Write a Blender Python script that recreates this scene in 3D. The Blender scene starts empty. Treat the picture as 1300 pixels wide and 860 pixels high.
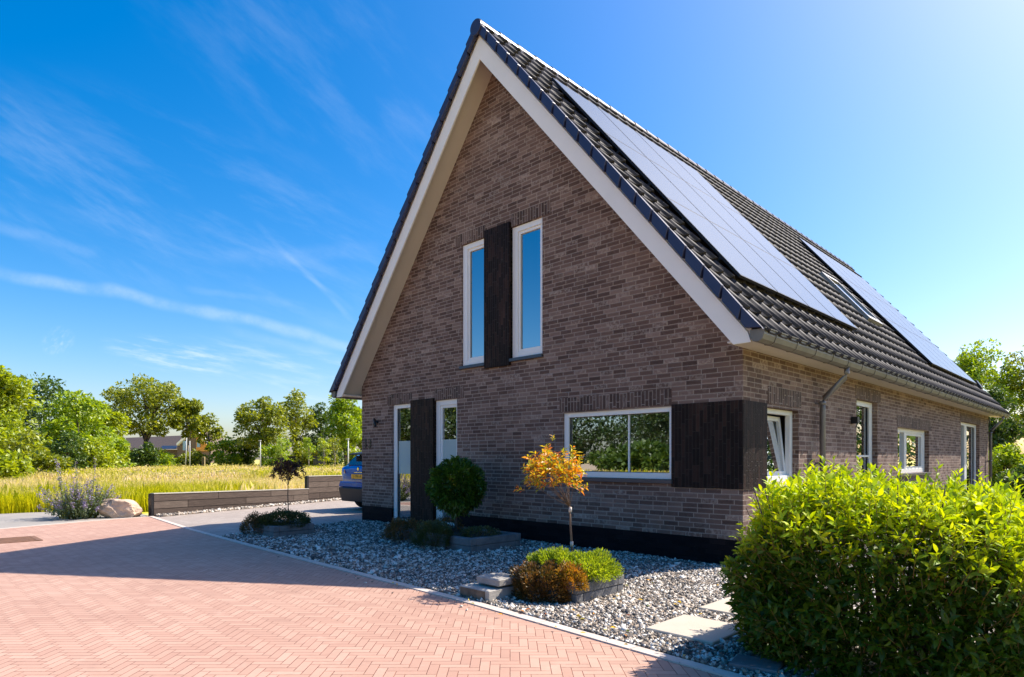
import bpy, bmesh, math, random
import numpy as np
from mathutils import Vector, Matrix
random.seed(7)
rng = np.random.default_rng(7)
R = math.radians
S = bpy.context.scene

# ------------------------------------------------------------------ camera
cam_d = bpy.data.cameras.new('camera')
cam = bpy.data.objects.new('camera', cam_d)
S.collection.objects.link(cam)
CX, CY, CZ, YAW, FPX = 3.333, -7.223, 1.284, 0.782, 803.85
cam.location = (CX, CY, CZ)
cam.rotation_euler = (R(90), 0, YAW)
cam_d.sensor_width = 36
cam_d.lens = FPX / 1300 * 36
cam_d.shift_y = (583.21 - 430) / 1300
cam_d.clip_end = 3000
cam_d.clip_start = 0.05
S.camera = cam

# ------------------------------------------------------------------ light
SUN = Vector((0.36, 0.80, 1.0)).normalized()          # towards the sun
ELEV = math.asin(SUN.z)
AZ = math.atan2(SUN.x, SUN.y)
sl = bpy.data.lights.new('sun', 'SUN')
sl.energy = 4.6
sl.angle = R(0.5)
sl.color = (1.0, 0.93, 0.82)
so = bpy.data.objects.new('sun', sl)
so.rotation_euler = SUN.to_track_quat('Z', 'Y').to_euler()
so.location = (20, 40, 50)
S.collection.objects.link(so)

world = bpy.data.worlds.new('World')
S.world = world
world.use_nodes = True
S.view_settings.view_transform = 'Standard'
S.view_settings.look = 'None'
S.view_settings.gamma = 1
S.view_settings.exposure = 0.86
S.view_settings.use_curve_mapping = False
S.cycles.use_denoising = True
S.cycles.max_bounces = 8
S.cycles.diffuse_bounces = 3
S.cycles.glossy_bounces = 4
S.cycles.transparent_max_bounces = 8
S.cycles.caustics_reflective = False
S.cycles.caustics_refractive = False
S.cycles.sample_clamp_indirect = 4


def view_ray(u, v):
    """direction from the viewpoint for a photograph pixel (used for clouds in the sky)"""
    c, s = math.cos(YAW), math.sin(YAW)
    rt = (u - 650) / FPX
    up = (583.21 - v) / FPX
    return Vector((-s + c * rt, c + s * rt, up)).normalized()


class NB:
    """small node-building helper"""
    def __init__(self, tree):
        self.t = tree
        self.n = tree.nodes
        self.l = tree.links

    def node(self, kind, **kw):
        nd = self.n.new(kind)
        for k, v in kw.items():
            setattr(nd, k, v)
        return nd

    def put(self, sock, v):
        if v is None:
            return
        if isinstance(v, bpy.types.NodeSocket):
            self.l.new(v, sock)
        else:
            if isinstance(v, (tuple, list)) and len(v) == 3 and sock.type == 'RGBA':
                v = (*v, 1)
            sock.default_value = v

    def m(self, op, a, b=None, c=None, clamp=False):
        nd = self.node('ShaderNodeMath', operation=op, use_clamp=clamp)
        self.put(nd.inputs[0], a)
        self.put(nd.inputs[1], b)
        if c is not None:
            self.put(nd.inputs[2], c)
        return nd.outputs[0]

    def vm(self, op, a, b=None):
        nd = self.node('ShaderNodeVectorMath', operation=op)
        self.put(nd.inputs[0], a)
        self.put(nd.inputs[1], b)
        return nd.outputs['Value'] if op in ('DOT_PRODUCT', 'LENGTH') else nd.outputs[0]

    def mix(self, f, a, b, mode='MIX'):
        nd = self.node('ShaderNodeMix', data_type='RGBA', blend_type=mode)
        self.put(nd.inputs[0], f)
        self.put(nd.inputs[6], a)
        self.put(nd.inputs[7], b)
        return nd.outputs[2]

    def sel(self, f, a, b):          # f ? b : a   (floats)
        nd = self.node('ShaderNodeMix', data_type='FLOAT')
        self.put(nd.inputs[0], f)
        self.put(nd.inputs[2], a)
        self.put(nd.inputs[3], b)
        return nd.outputs[0]

    def noise(self, vec, scale, detail=4, rough=0.55, dim='3D'):
        nd = self.node('ShaderNodeTexNoise', noise_dimensions=dim)
        self.put(nd.inputs['Vector'], vec)
        nd.inputs['Scale'].default_value = scale
        nd.inputs['Detail'].default_value = detail
        nd.inputs['Roughness'].default_value = rough
        return nd.outputs[0]

    def white(self, a, b):
        cb = self.node('ShaderNodeCombineXYZ')
        self.put(cb.inputs[0], a)
        self.put(cb.inputs[1], b)
        nd = self.node('ShaderNodeTexWhiteNoise', noise_dimensions='2D')
        self.l.new(cb.outputs[0], nd.inputs[0])
        return nd.outputs[0]

    def ramp(self, f, stops, interp='LINEAR'):
        nd = self.node('ShaderNodeValToRGB')
        cr = nd.color_ramp
        cr.interpolation = interp
        while len(cr.elements) < len(stops):
            cr.elements.new(0.5)
        for e, (p, c) in zip(cr.elements, stops):
            e.position = p
            e.color = (*c, 1) if len(c) == 3 else c
        self.put(nd.inputs[0], f)
        return nd.outputs[0]

    def smooth(self, x, lo, hi, a=0.0, b=1.0):
        nd = self.node('ShaderNodeMapRange', interpolation_type='SMOOTHSTEP')
        self.put(nd.inputs[0], x)
        for i, v in zip((1, 2, 3, 4), (lo, hi, a, b)):
            nd.inputs[i].default_value = v
        return nd.outputs[0]

    def bump(self, h, dist, strength=1.0):
        nd = self.node('ShaderNodeBump')
        nd.inputs['Strength'].default_value = strength
        nd.inputs['Distance'].default_value = dist
        self.put(nd.inputs['Height'], h)
        return nd.outputs[0]


# ------------------------------------------------------------------ sky (with thin cirrus and contrails by direction)
wb = NB(world.node_tree)
world.node_tree.nodes.clear()
w_out = wb.node('ShaderNodeOutputWorld')
w_bg = wb.node('ShaderNodeBackground')
w_bg.inputs['Strength'].default_value = 0.132
sky = wb.node('ShaderNodeTexSky', sky_type='NISHITA')
sky.sun_disc = False
sky.sun_elevation = ELEV
sky.sun_rotation = AZ
sky.altitude = 0
sky.air_density = 1.0
sky.dust_density = 1.6
sky.ozone_density = 3.0
tc = wb.node('ShaderNodeTexCoord')
dirv = wb.vm('NORMALIZE', tc.outputs['Generated'])
hsv = wb.node('ShaderNodeHueSaturation')
hsv.inputs['Saturation'].default_value = 1.53
wb.put(hsv.inputs['Color'], sky.outputs[0])
skycol = wb.mix(1.0, hsv.outputs[0], (1.03, 0.935, 0.945), 'MULTIPLY')


def band(p1, p2, width, seed, amp, soft=0.25, wig=0.012):
    """a long thin cloud streak lying along the great circle through two directions"""
    a, b = view_ray(*p1), view_ray(*p2)
    n = a.cross(b).normalized()
    mid = (a + b).normalized()
    half = math.acos(max(-1, min(1, a.dot(mid))))
    off = wb.node('ShaderNodeVectorMath', operation='ADD')
    wb.put(off.inputs[0], dirv)
    off.inputs[1].default_value = (seed, seed * .37, seed * 1.7)
    wob = wb.m('MULTIPLY', wb.m('SUBTRACT', wb.noise(off.outputs[0], 5, 3), 0.5), wig * 4)
    d = wb.m('ABSOLUTE', wb.m('ADD', wb.vm('DOT_PRODUCT', dirv, tuple(n)), wob))
    m1 = wb.smooth(d, width * .1, width, 1, 0)
    dm = wb.vm('DOT_PRODUCT', dirv, tuple(mid))
    m2 = wb.smooth(dm, math.cos(half * 1.15), math.cos(half * (1 - soft)), 0, 1)
    br = wb.smooth(wb.noise(off.outputs[0], 14, 6, .65), 0.3, 0.7, 0.25, 1)
    return wb.m('MULTIPLY', wb.m('MULTIPLY', m1, m2), wb.m('MULTIPLY', br, amp))


def patch(p, size, amp, seed, stretch=4.0, rot=0.0):
    """soft cirrus patch around one direction"""
    a = view_ray(*p)
    side = a.cross(Vector((0, 0, 1))).normalized()
    up = side.cross(a).normalized()
    s2 = side * math.cos(rot) + up * math.sin(rot)
    u2 = -side * math.sin(rot) + up * math.cos(rot)
    x = wb.m('MULTIPLY', wb.vm('DOT_PRODUCT', dirv, tuple(s2)), 1 / (size * stretch))
    y = wb.m('MULTIPLY', wb.m('SUBTRACT', wb.vm('DOT_PRODUCT', dirv, tuple(u2)), 0.0), 1 / size)
    r2 = wb.m('ADD', wb.m('MULTIPLY', x, x), wb.m('MULTIPLY', y, y))
    fr = wb.smooth(wb.vm('DOT_PRODUCT', dirv, tuple(a)), 0.3, 0.6, 0, 1)
    cb = wb.node('ShaderNodeCombineXYZ')
    wb.put(cb.inputs[0], wb.m('MULTIPLY', x, 1.3))
    wb.put(cb.inputs[1], wb.m('MULTIPLY', y, 2.0))
    cb.inputs[2].default_value = seed
    nz = wb.smooth(wb.noise(cb.outputs[0], 1.6, 7, .62), 0.42, 0.8, 0, 1)
    return wb.m('MULTIPLY', wb.m('MULTIPLY', wb.smooth(r2, 0.0, 1.0, amp, 0), nz), fr)


cl = band((-20, 342), (480, 447), 0.012, 3.1, 0.62)
for args in (((-30, 284), (120, 320), 0.010, 8.2, 0.22), ((330, 285), (450, 405), 0.006, 5.5, 0.22),
             ((385, 350), (445, 398), 0.005, 1.5, 0.2), ((240, 360), (370, 388), 0.008, 2.7, 0.18),
             ((270, 330), (480, 318), 0.018, 4.4, 0.16), ((280, 418), (420, 446), 0.012, 9.9, 0.2)):
    cl = wb.m('ADD', cl, band(*args))
for args in (((225, 452), 0.028, 1.3, 12.0, 3.5, -0.1), ((74, 434), 0.018, 0.8, 4.0, 1.3, 1.0),
             ((60, 235), 0.09, 0.28, 7.0, 2.5, -0.5), ((330, 300), 0.14, 0.30, 15.0, 2.6, -0.3),
             ((420, 90), 0.16, 0.18, 25.0, 2.0, -0.6), ((380, 475), 0.05, 0.9, 35.0, 4.0, -0.15)):
    cl = wb.m('ADD', cl, patch(*args))
cl = wb.m('MINIMUM', wb.m('MULTIPLY', cl, 0.42), 0.5)
skyc = wb.mix(cl, skycol, (4.2, 4.7, 5.4))
wb.put(w_bg.inputs['Color'], skyc)
wb.l.new(w_bg.outputs[0], w_out.inputs[0])

# ------------------------------------------------------------------ object helpers


def tag(o, label=None, cat=None, group=None, kind=None):
    if label:
        o['label'] = label
    if cat:
        o['category'] = cat
    if group:
        o['group'] = group
    if kind:
        o['kind'] = kind
    return o


def thing(name, label, cat, loc=(0, 0, 0), group=None, rz=0.0):
    o = bpy.data.objects.new(name, None)
    o.location = loc
    o.rotation_euler = (0, 0, rz)
    o.empty_display_size = 0.2
    S.collection.objects.link(o)
    return tag(o, label, cat, group)


def origin_of(p):
    v = Vector((0, 0, 0))
    while p is not None:
        v = v + Vector(p.location)
        p = p.parent
    return v


def link(name, me, mat, parent=None, loc=None):
    o = bpy.data.objects.new(name, me)
    for mt in (mat if isinstance(mat, (list, tuple)) else [mat]):
        me.materials.append(mt)
    if parent is not None:
        o.parent = parent
    if loc is not None:
        o.location = loc
    S.collection.objects.link(o)
    return o


def np_mesh(name, verts, tris=None, quads=None, smooth=False, attr=None):
    verts = np.asarray(verts, np.float32).reshape(-1, 3)
    me = bpy.data.meshes.new(name)
    me.vertices.add(len(verts))
    me.vertices.foreach_set('co', verts.ravel())
    nt = 0 if tris is None else len(tris)
    nq = 0 if quads is None else len(quads)
    loops = np.concatenate([np.asarray(tris, np.int32).ravel() if nt else np.zeros(0, np.int32),
                            np.asarray(quads, np.int32).ravel() if nq else np.zeros(0, np.int32)])
    me.loops.add(len(loops))
    me.loops.foreach_set('vertex_index', loops)
    me.polygons.add(nt + nq)
    starts = np.concatenate([np.arange(nt) * 3, nt * 3 + np.arange(nq) * 4]).astype(np.int32)
    me.polygons.foreach_set('loop_start', starts)
    if smooth:
        me.polygons.foreach_set('use_smooth', np.ones(nt + nq, bool))
    if attr is not None:
        a = me.attributes.new('t', 'FLOAT', 'POINT')
        a.data.foreach_set('value', np.asarray(attr, np.float32))
    me.update(calc_edges=True)
    me.validate()
    return me


class MB:
    """collects shapes in world coordinates, links them as ONE mesh object"""
    def __init__(self):
        self.v = []
        self.f = []
        self.mi = []
        self.sm = []

    def add(self, vs, fs, mi=0, smooth=False):
        b = len(self.v)
        self.v += [tuple(p) for p in vs]
        self.f += [tuple(b + i for i in f) for f in fs]
        self.mi += [mi] * len(fs)
        self.sm += [smooth] * len(fs)
        return self

    def box(self, x0, x1, y0, y1, z0, z1, mi=0):
        if x0 > x1: x0, x1 = x1, x0
        if y0 > y1: y0, y1 = y1, y0
        if z0 > z1: z0, z1 = z1, z0
        vs = [(x0, y0, z0), (x1, y0, z0), (x1, y1, z0), (x0, y1, z0), (x0, y0, z1), (x1, y0, z1), (x1, y1, z1), (x0, y1, z1)]
        return self.add(vs, [(0, 3, 2, 1), (4, 5, 6, 7), (0, 1, 5, 4), (1, 2, 6, 5), (2, 3, 7, 6), (3, 0, 4, 7)], mi)

    def hexa(self, bottom, top, mi=0):
        vs = list(bottom) + list(top)
        return self.add(vs, [(0, 3, 2, 1), (4, 5, 6, 7), (0, 1, 5, 4), (1, 2, 6, 5), (2, 3, 7, 6), (3, 0, 4, 7)], mi)

    def prism(self, poly, axis, a, b, mi=0):
        """poly of 2-D points extruded along axis; (x,z) for axis y, (y,z) for axis x, (x,y) for axis z"""
        def P(p, t):
            return (p[0], t, p[1]) if axis == 'y' else ((t, p[0], p[1]) if axis == 'x' else (p[0], p[1], t))
        n = len(poly)
        vs = [P(p, a) for p in poly] + [P(p, b) for p in poly]
        fs = [tuple(range(n)), tuple(range(2 * n - 1, n - 1, -1))]
        fs += [(i, i + n, (i + 1) % n + n, (i + 1) % n) for i in range(n)]
        return self.add(vs, fs, mi)

    def tube(self, pts, rad, n=8, mi=0, cap=True):
        pts = [Vector(p) for p in pts]
        if not isinstance(rad, (list, tuple)):
            rad = [rad] * len(pts)
        vs, fs = [], []
        ref = Vector((0.13, 0.31, 0.94)).normalized()
        for i, p in enumerate(pts):
            d = (pts[min(i + 1, len(pts) - 1)] - pts[max(i - 1, 0)]).normalized()
            rr = ref if abs(d.dot(ref)) < .95 else Vector((1, 0, 0))
            a = d.cross(rr).normalized()
            b = d.cross(a)
            for k in range(n):
                t = 2 * math.pi * k / n
                vs.append(p + (a * math.cos(t) + b * math.sin(t)) * rad[i])
        for i in range(len(pts) - 1):
            for k in range(n):
                fs.append((i * n + k, i * n + (k + 1) % n, (i + 1) * n + (k + 1) % n, (i + 1) * n + k))
        if cap:
            fs.append(tuple(range(n)))
            fs.append(tuple((len(pts) - 1) * n + k for k in range(n)))
        return self.add(vs, fs, mi, True)

    def build(self, name, mat, parent=None, bevel=0.0, loc=None):
        org = origin_of(parent) if parent is not None else Vector(loc or (0, 0, 0))
        me = bpy.data.meshes.new(name)
        me.from_pydata([(p[0] - org.x, p[1] - org.y, p[2] - org.z) for p in self.v], [], self.f)
        me.polygons.foreach_set('material_index', self.mi)
        me.polygons.foreach_set('use_smooth', self.sm)
        bm = bmesh.new()
        bm.from_mesh(me)
        bmesh.ops.recalc_face_normals(bm, faces=bm.faces)
        if bevel:
            bmesh.ops.bevel(bm, geom=list(bm.edges), offset=bevel, segments=1, affect='EDGES', profile=.5)
        bm.to_mesh(me)
        bm.free()
        me.update()
        return link(name, me, mat, parent, loc if parent is None else None)


def text_part(name, body, size, mat, parent, loc, rot, depth=0.004):
    cu = bpy.data.curves.new(name, 'FONT')
    cu.body = body
    cu.size = size
    cu.extrude = depth
    cu.align_x = 'CENTER'
    cu.space_character = 1.18
    tmp = bpy.data.objects.new(name + '_tmp', cu)
    S.collection.objects.link(tmp)
    dg = bpy.context.evaluated_depsgraph_get()
    me = bpy.data.meshes.new_from_object(tmp.evaluated_get(dg))
    bpy.data.objects.remove(tmp)
    o = link(name, me, mat, parent)
    o.location = Vector(loc) - (origin_of(parent) if parent else Vector())
    o.rotation_euler = rot
    return o


# ------------------------------------------------------------------ materials
MATS = {}


def new_mat(name):
    mt = bpy.data.materials.new(name)
    mt.use_nodes = True
    mt.node_tree.nodes.clear()
    b = NB(mt.node_tree)
    out = b.node('ShaderNodeOutputMaterial')
    MATS[name] = mt
    return mt, b, out


def principled(b, out, color, rough=0.6, metal=0.0, spec=0.5, normal=None, coat=0.0):
    p = b.node('ShaderNodeBsdfPrincipled')
    b.put(p.inputs['Base Color'], color)
    b.put(p.inputs['Roughness'], rough)
    b.put(p.inputs['Metallic'], metal)
    b.put(p.inputs['Specular IOR Level'], spec)
    b.put(p.inputs['Coat Weight'], coat)
    if normal is not None:
        b.put(p.inputs['Normal'], normal)
    b.l.new(p.outputs[0], out.inputs[0])
    return p


def simple(name, c, rough=0.6, metal=0.0, spec=0.5, var=0.12, scale=6, bump=0.0, coat=0.0, bscale=60):
    mt, b, out = new_mat(name)
    t = b.node('ShaderNodeTexCoord')
    n = b.noise(t.outputs['Object'], scale, 5, .6)
    lo = tuple(x * (1 - var) for x in c)
    hi = tuple(min(1, x * (1 + var)) for x in c)
    col = b.ramp(n, [(0.3, lo), (0.7, hi)])
    nm = None
    if bump:
        nm = b.bump(b.noise(t.outputs['Object'], bscale, 4), bump)
    principled(b, out, col, rough, metal, spec, nm, coat)
    return mt


def brick_uv(b):
    t = b.node('ShaderNodeTexCoord')
    sp = b.node('ShaderNodeSeparateXYZ')
    b.l.new(t.outputs['Object'], sp.inputs[0])
    g = b.node('ShaderNodeNewGeometry')
    sn = b.node('ShaderNodeSeparateXYZ')
    b.l.new(g.outputs['True Normal'], sn.inputs[0])
    side = b.m('GREATER_THAN', b.m('ABSOLUTE', sn.outputs[0]), 0.6)
    u = b.sel(side, sp.outputs[0], sp.outputs[1])
    return t, u, sp.outputs[2]


def brick_mat(name, cols, mortar, vertical=False, L=0.213, H=0.0615, joint=0.0048, rough=0.85, smear=0.35, spec=0.3, zoff=0.0, mdark=1.0):
    mt, b, out = new_mat(name)
    t, u, v = brick_uv(b)
    if vertical:
        u, v = v, u
    v = b.m('ADD', v, zoff)
    row = b.m('FLOOR', b.m('DIVIDE', v, H))
    fy = b.m('FRACT', b.m('DIVIDE', v, H))
    shift = b.m('ADD', b.m('MULTIPLY', row, 0.5), b.m('MULTIPLY', b.m('FLOOR', b.m('MULTIPLY', b.white(row, 3.3), 4)), 0.25))
    un = b.m('ADD', b.m('DIVIDE', u, L), shift)
    colid = b.m('FLOOR', un)
    fx = b.m('FRACT', un)
    ex = b.m('MULTIPLY', b.m('MINIMUM', fx, b.m('SUBTRACT', 1.0, fx)), L)
    ey = b.m('MULTIPLY', b.m('MINIMUM', fy, b.m('SUBTRACT', 1.0, fy)), H)
    wob = b.m('MULTIPLY', b.m('SUBTRACT', b.noise(t.outputs['Object'], 45, 3), 0.5), 0.006)
    e = b.m('ADD', b.m('MINIMUM', ex, ey), wob)
    mask = b.smooth(e, joint * .55, joint * 1.25, 0, 1)        # 1 on the brick
    rnd = b.white(colid, row)
    rnd2 = b.white(b.m('ADD', colid, 17.3), row)
    n = b.noise(t.outputs['Object'], 22, 5, .65)
    n2 = b.noise(t.outputs['Object'], 1.1, 4, .6)
    base = b.ramp(b.m('ADD', b.m('ADD', b.m('MULTIPLY', b.m('MULTIPLY', rnd, rnd), 0.40), b.m('MULTIPLY', rnd, 0.25)), b.m('ADD', b.m('MULTIPLY', b.m('SUBTRACT', n2, .4), 0.7), b.m('MULTIPLY', n, 0.22))), cols)
    # ashy white smears on some of the bricks
    sm = b.m('MULTIPLY', b.smooth(rnd2, 0.80, 0.95, 0, smear), b.smooth(n, 0.42, 0.66, 0, 1))
    base = b.mix(sm, base, tuple(min(1, x * 1.3 + .06) for x in mortar))
    mot = b.noise(t.outputs['Object'], 9, 4, .7)
    base = b.mix(b.smooth(mot, .55, .75, 0, .30), base, tuple(min(1, x * 1.1 + .03) for x in mortar))
    dk = b.m('MULTIPLY', b.smooth(n, 0.5, 0.72, 0, 0.5), b.smooth(rnd, 0.1, 0.6, 1, 0.2))
    base = b.mix(dk, base, tuple(x * 0.35 for x in cols[0][1]))
    # fired bricks are darker in the middle of the face than along their arrises
    core = b.m('MULTIPLY', b.smooth(b.m('ADD', e, b.m('MULTIPLY', b.m('SUBTRACT', n, .5), .03)), .008, .024, 0, .50), b.smooth(rnd2, 0.0, 0.75, 1, .35))
    base = b.mix(core, base, b.mix(1.0, base, (0.40, 0.36, 0.34), 'MULTIPLY'))
    fine = b.noise(t.outputs['Object'], 140, 3, .6)
    base = b.mix(b.smooth(fine, .35, .7, 0, .35), base, b.mix(1.0, base, (0.6, 0.6, 0.6), 'MULTIPLY'))
    mort = b.mix(b.smooth(n2, .35, .65), tuple(x * .85 for x in mortar), mortar)
    col = b.mix(mask, mort, base)
    hgt = b.m('ADD', mask, b.m('ADD', b.m('MULTIPLY', n, 0.35), b.m('MULTIPLY', rnd2, 0.25)))
    principled(b, out, col, rough, 0, spec, b.bump(hgt, 0.006, 0.9))
    return mt


brick = brick_mat('wall_brick', [(0.0, (0.085, 0.050, 0.040)), (0.3, (0.165, 0.100, 0.078)), (0.6, (0.235, 0.150, 0.118)), (0.85, (0.30, 0.205, 0.165)), (1.0, (0.42, 0.31, 0.25))],
                  (0.41, 0.33, 0.27), smear=0.6)
soldier = brick_mat('soldier_brick', [(0.0, (0.05, 0.032, 0.026)), (0.4, (0.115, 0.07, 0.056)), (0.8, (0.19, 0.12, 0.095)), (1.0, (0.26, 0.18, 0.15))],
                    (0.36, 0.29, 0.24), vertical=True, H=0.058, L=0.23, zoff=0.01)
dark_v = brick_mat('dark_stacked_brick', [(0.0, (0.010, 0.006, 0.005)), (0.5, (0.022, 0.012, 0.010)), (0.85, (0.050, 0.025, 0.018)), (1.0, (0.085, 0.045, 0.034))],
                   (0.045, 0.036, 0.030), vertical=True, L=0.21, H=0.05, joint=0.0035, rough=0.6, smear=0.02, spec=0.12)
plinth_m = brick_mat('dark_plinth_brick', [(0.0, (0.006, 0.005, 0.007)), (0.6, (0.014, 0.010, 0.012)), (1.0, (0.03, 0.02, 0.02))],
                     (0.006, 0.006, 0.006), joint=0.003, rough=0.7, smear=0.02, spec=0.1)

white = simple('white_frame', (0.80, 0.79, 0.76), 0.35, var=.02)
white_board = simple('white_board', (0.80, 0.78, 0.75), 0.5, var=.03, scale=2)
cream = simple('soffit_cream', (0.62, 0.56, 0.49), 0.6, var=.03, scale=2)
sill_m = simple('blue_grey_sill', (0.045, 0.05, 0.065), 0.3, var=.1)
zinc = simple('zinc', (0.17, 0.158, 0.135), 0.55, metal=0.3, var=.2, scale=3)
pipe_m = simple('pipe_grey', (0.19, 0.175, 0.165), 0.4, metal=0.3, var=.12, scale=3)
black = simple('black_metal', (0.010, 0.010, 0.012), 0.4)
interior = simple('interior_wall', (0.22, 0.21, 0.20), 0.8, var=.05)
int_floor = simple('interior_floor', (0.14, 0.10, 0.07), 0.5)
concrete_l = simple('pale_concrete', (0.55, 0.48, 0.42), 0.85, var=.12, scale=8, bump=.002)
kerb_m = simple('kerb_concrete', (0.56, 0.47, 0.40), 0.9, var=.14, scale=5, bump=.002)
slab_m = simple('cream_slab', (0.50, 0.43, 0.345), 0.8, var=.06, scale=5, bump=.001)
planter_m = simple('planter_stone', (0.16, 0.155, 0.155), 0.75, var=.25, scale=9, bump=.004)
block_m = simple('block_stone', (0.36, 0.33, 0.29), 0.8, var=.25, scale=8, bump=.003)
block_rust = simple('block_rust_face', (0.15, 0.105, 0.07), 0.8, var=.4, scale=14, bump=.003)
asphalt = simple('grey_path', (0.30, 0.27, 0.235), 0.9, var=.12, scale=1.2, bump=.003)
bark = simple('bark', (0.10, 0.07, 0.05), 0.9, var=.4, scale=8, bump=.01, bscale=20)
bark_thin = simple('bark_thin', (0.17, 0.11, 0.07), 0.85, var=.3, scale=12)
bark_pale = simple('bark_pale', (0.30, 0.25, 0.20), 0.85, var=.3, scale=8)
tape_m = simple('tree_tie', (0.55, 0.5, 0.44), 0.7)
curtain = simple('curtain', (0.55, 0.53, 0.5), 0.9)
soil = simple('soil', (0.035, 0.026, 0.018), 0.95, var=.4, scale=20, bump=.01)
rock_m = simple('rock', (0.58, 0.42, 0.29), 0.85, var=.28, scale=3.5, bump=.02, bscale=14)
post_m = simple('lamp_post_paint', (0.55, 0.55, 0.52), 0.5)
rust_m = simple('rusty_grate', (0.20, 0.10, 0.055), 0.8, var=.4, scale=12)
blinds_m = simple('blind_slats', (0.25, 0.26, 0.26), 0.5)

# --- frosted film
mt, b, out = new_mat('frosted_film')
d = b.node('ShaderNodeBsdfTransparent'); b.put(d.inputs[0], (0.8, 0.9, 0.88))
e = b.node('ShaderNodeBsdfDiffuse'); b.put(e.inputs[0], (0.62, 0.72, 0.68))
mx = b.node('ShaderNodeMixShader'); mx.inputs[0].default_value = 0.72
b.l.new(d.outputs[0], mx.inputs[1]); b.l.new(e.outputs[0], mx.inputs[2]); b.l.new(mx.outputs[0], out.inputs[0])
film = mt


def glass_mat(name, lo, tint, rough=0.0):
    mt, b, out = new_mat(name)
    lw = b.node('ShaderNodeFresnel'); lw.inputs['IOR'].default_value = 1.7
    g = b.node('ShaderNodeBsdfGlossy'); g.inputs['Roughness'].default_value = rough
    b.put(g.inputs['Color'], (0.93, 0.97, 1.0))
    tr = b.node('ShaderNodeBsdfTransparent'); b.put(tr.inputs[0], tint)
    mx = b.node('ShaderNodeMixShader')
    b.put(mx.inputs[0], b.m('ADD', b.m('MULTIPLY', lw.outputs[0], 0.9), lo, clamp=True))
    b.l.new(tr.outputs[0], mx.inputs[1]); b.l.new(g.outputs[0], mx.inputs[2]); b.l.new(mx.outputs[0], out.inputs[0])
    return mt


glass = glass_mat('window_glass', 0.33, (0.35, 0.4, 0.42))

# --- roof tiles
mt, b, out = new_mat('roof_tile')
t = b.node('ShaderNodeTexCoord')
sp = b.node('ShaderNodeSeparateXYZ'); b.l.new(t.outputs['Object'], sp.inputs[0])
rid = b.white(b.m('FLOOR', b.m('DIVIDE', sp.outputs[1], 0.3)), b.m('FLOOR', b.m('DIVIDE', b.m('ADD', sp.outputs[0], 4.142), 0.2335)))
n = b.noise(t.outputs['Object'], 5, 5, .6)
col = b.ramp(b.m('ADD', b.m('MULTIPLY', rid, .5), b.m('MULTIPLY', n, .5)), [(0.2, (0.026, 0.024, 0.029)), (0.8, (0.052, 0.047, 0.052))])
principled(b, out, col, b.m('ADD', 0.52, b.m('MULTIPLY', n, .15)), 0, 0.12, b.bump(b.noise(t.outputs['Object'], 150, 3), .0008))
tile_m = mt
verge_m = simple('verge_tile', (0.028, 0.034, 0.080), 0.4, spec=.4, var=.15, scale=3)
ridge_m = simple('ridge_tile', (0.050, 0.048, 0.055), 0.3, spec=.6, var=.15, scale=3)
panel_m = simple('solar_glass', (0.10, 0.105, 0.10), 0.24, spec=0.7, var=.05, scale=1, coat=0.0)
panel_f = simple('solar_frame', (0.03, 0.03, 0.033), 0.35, metal=.5)


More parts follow.
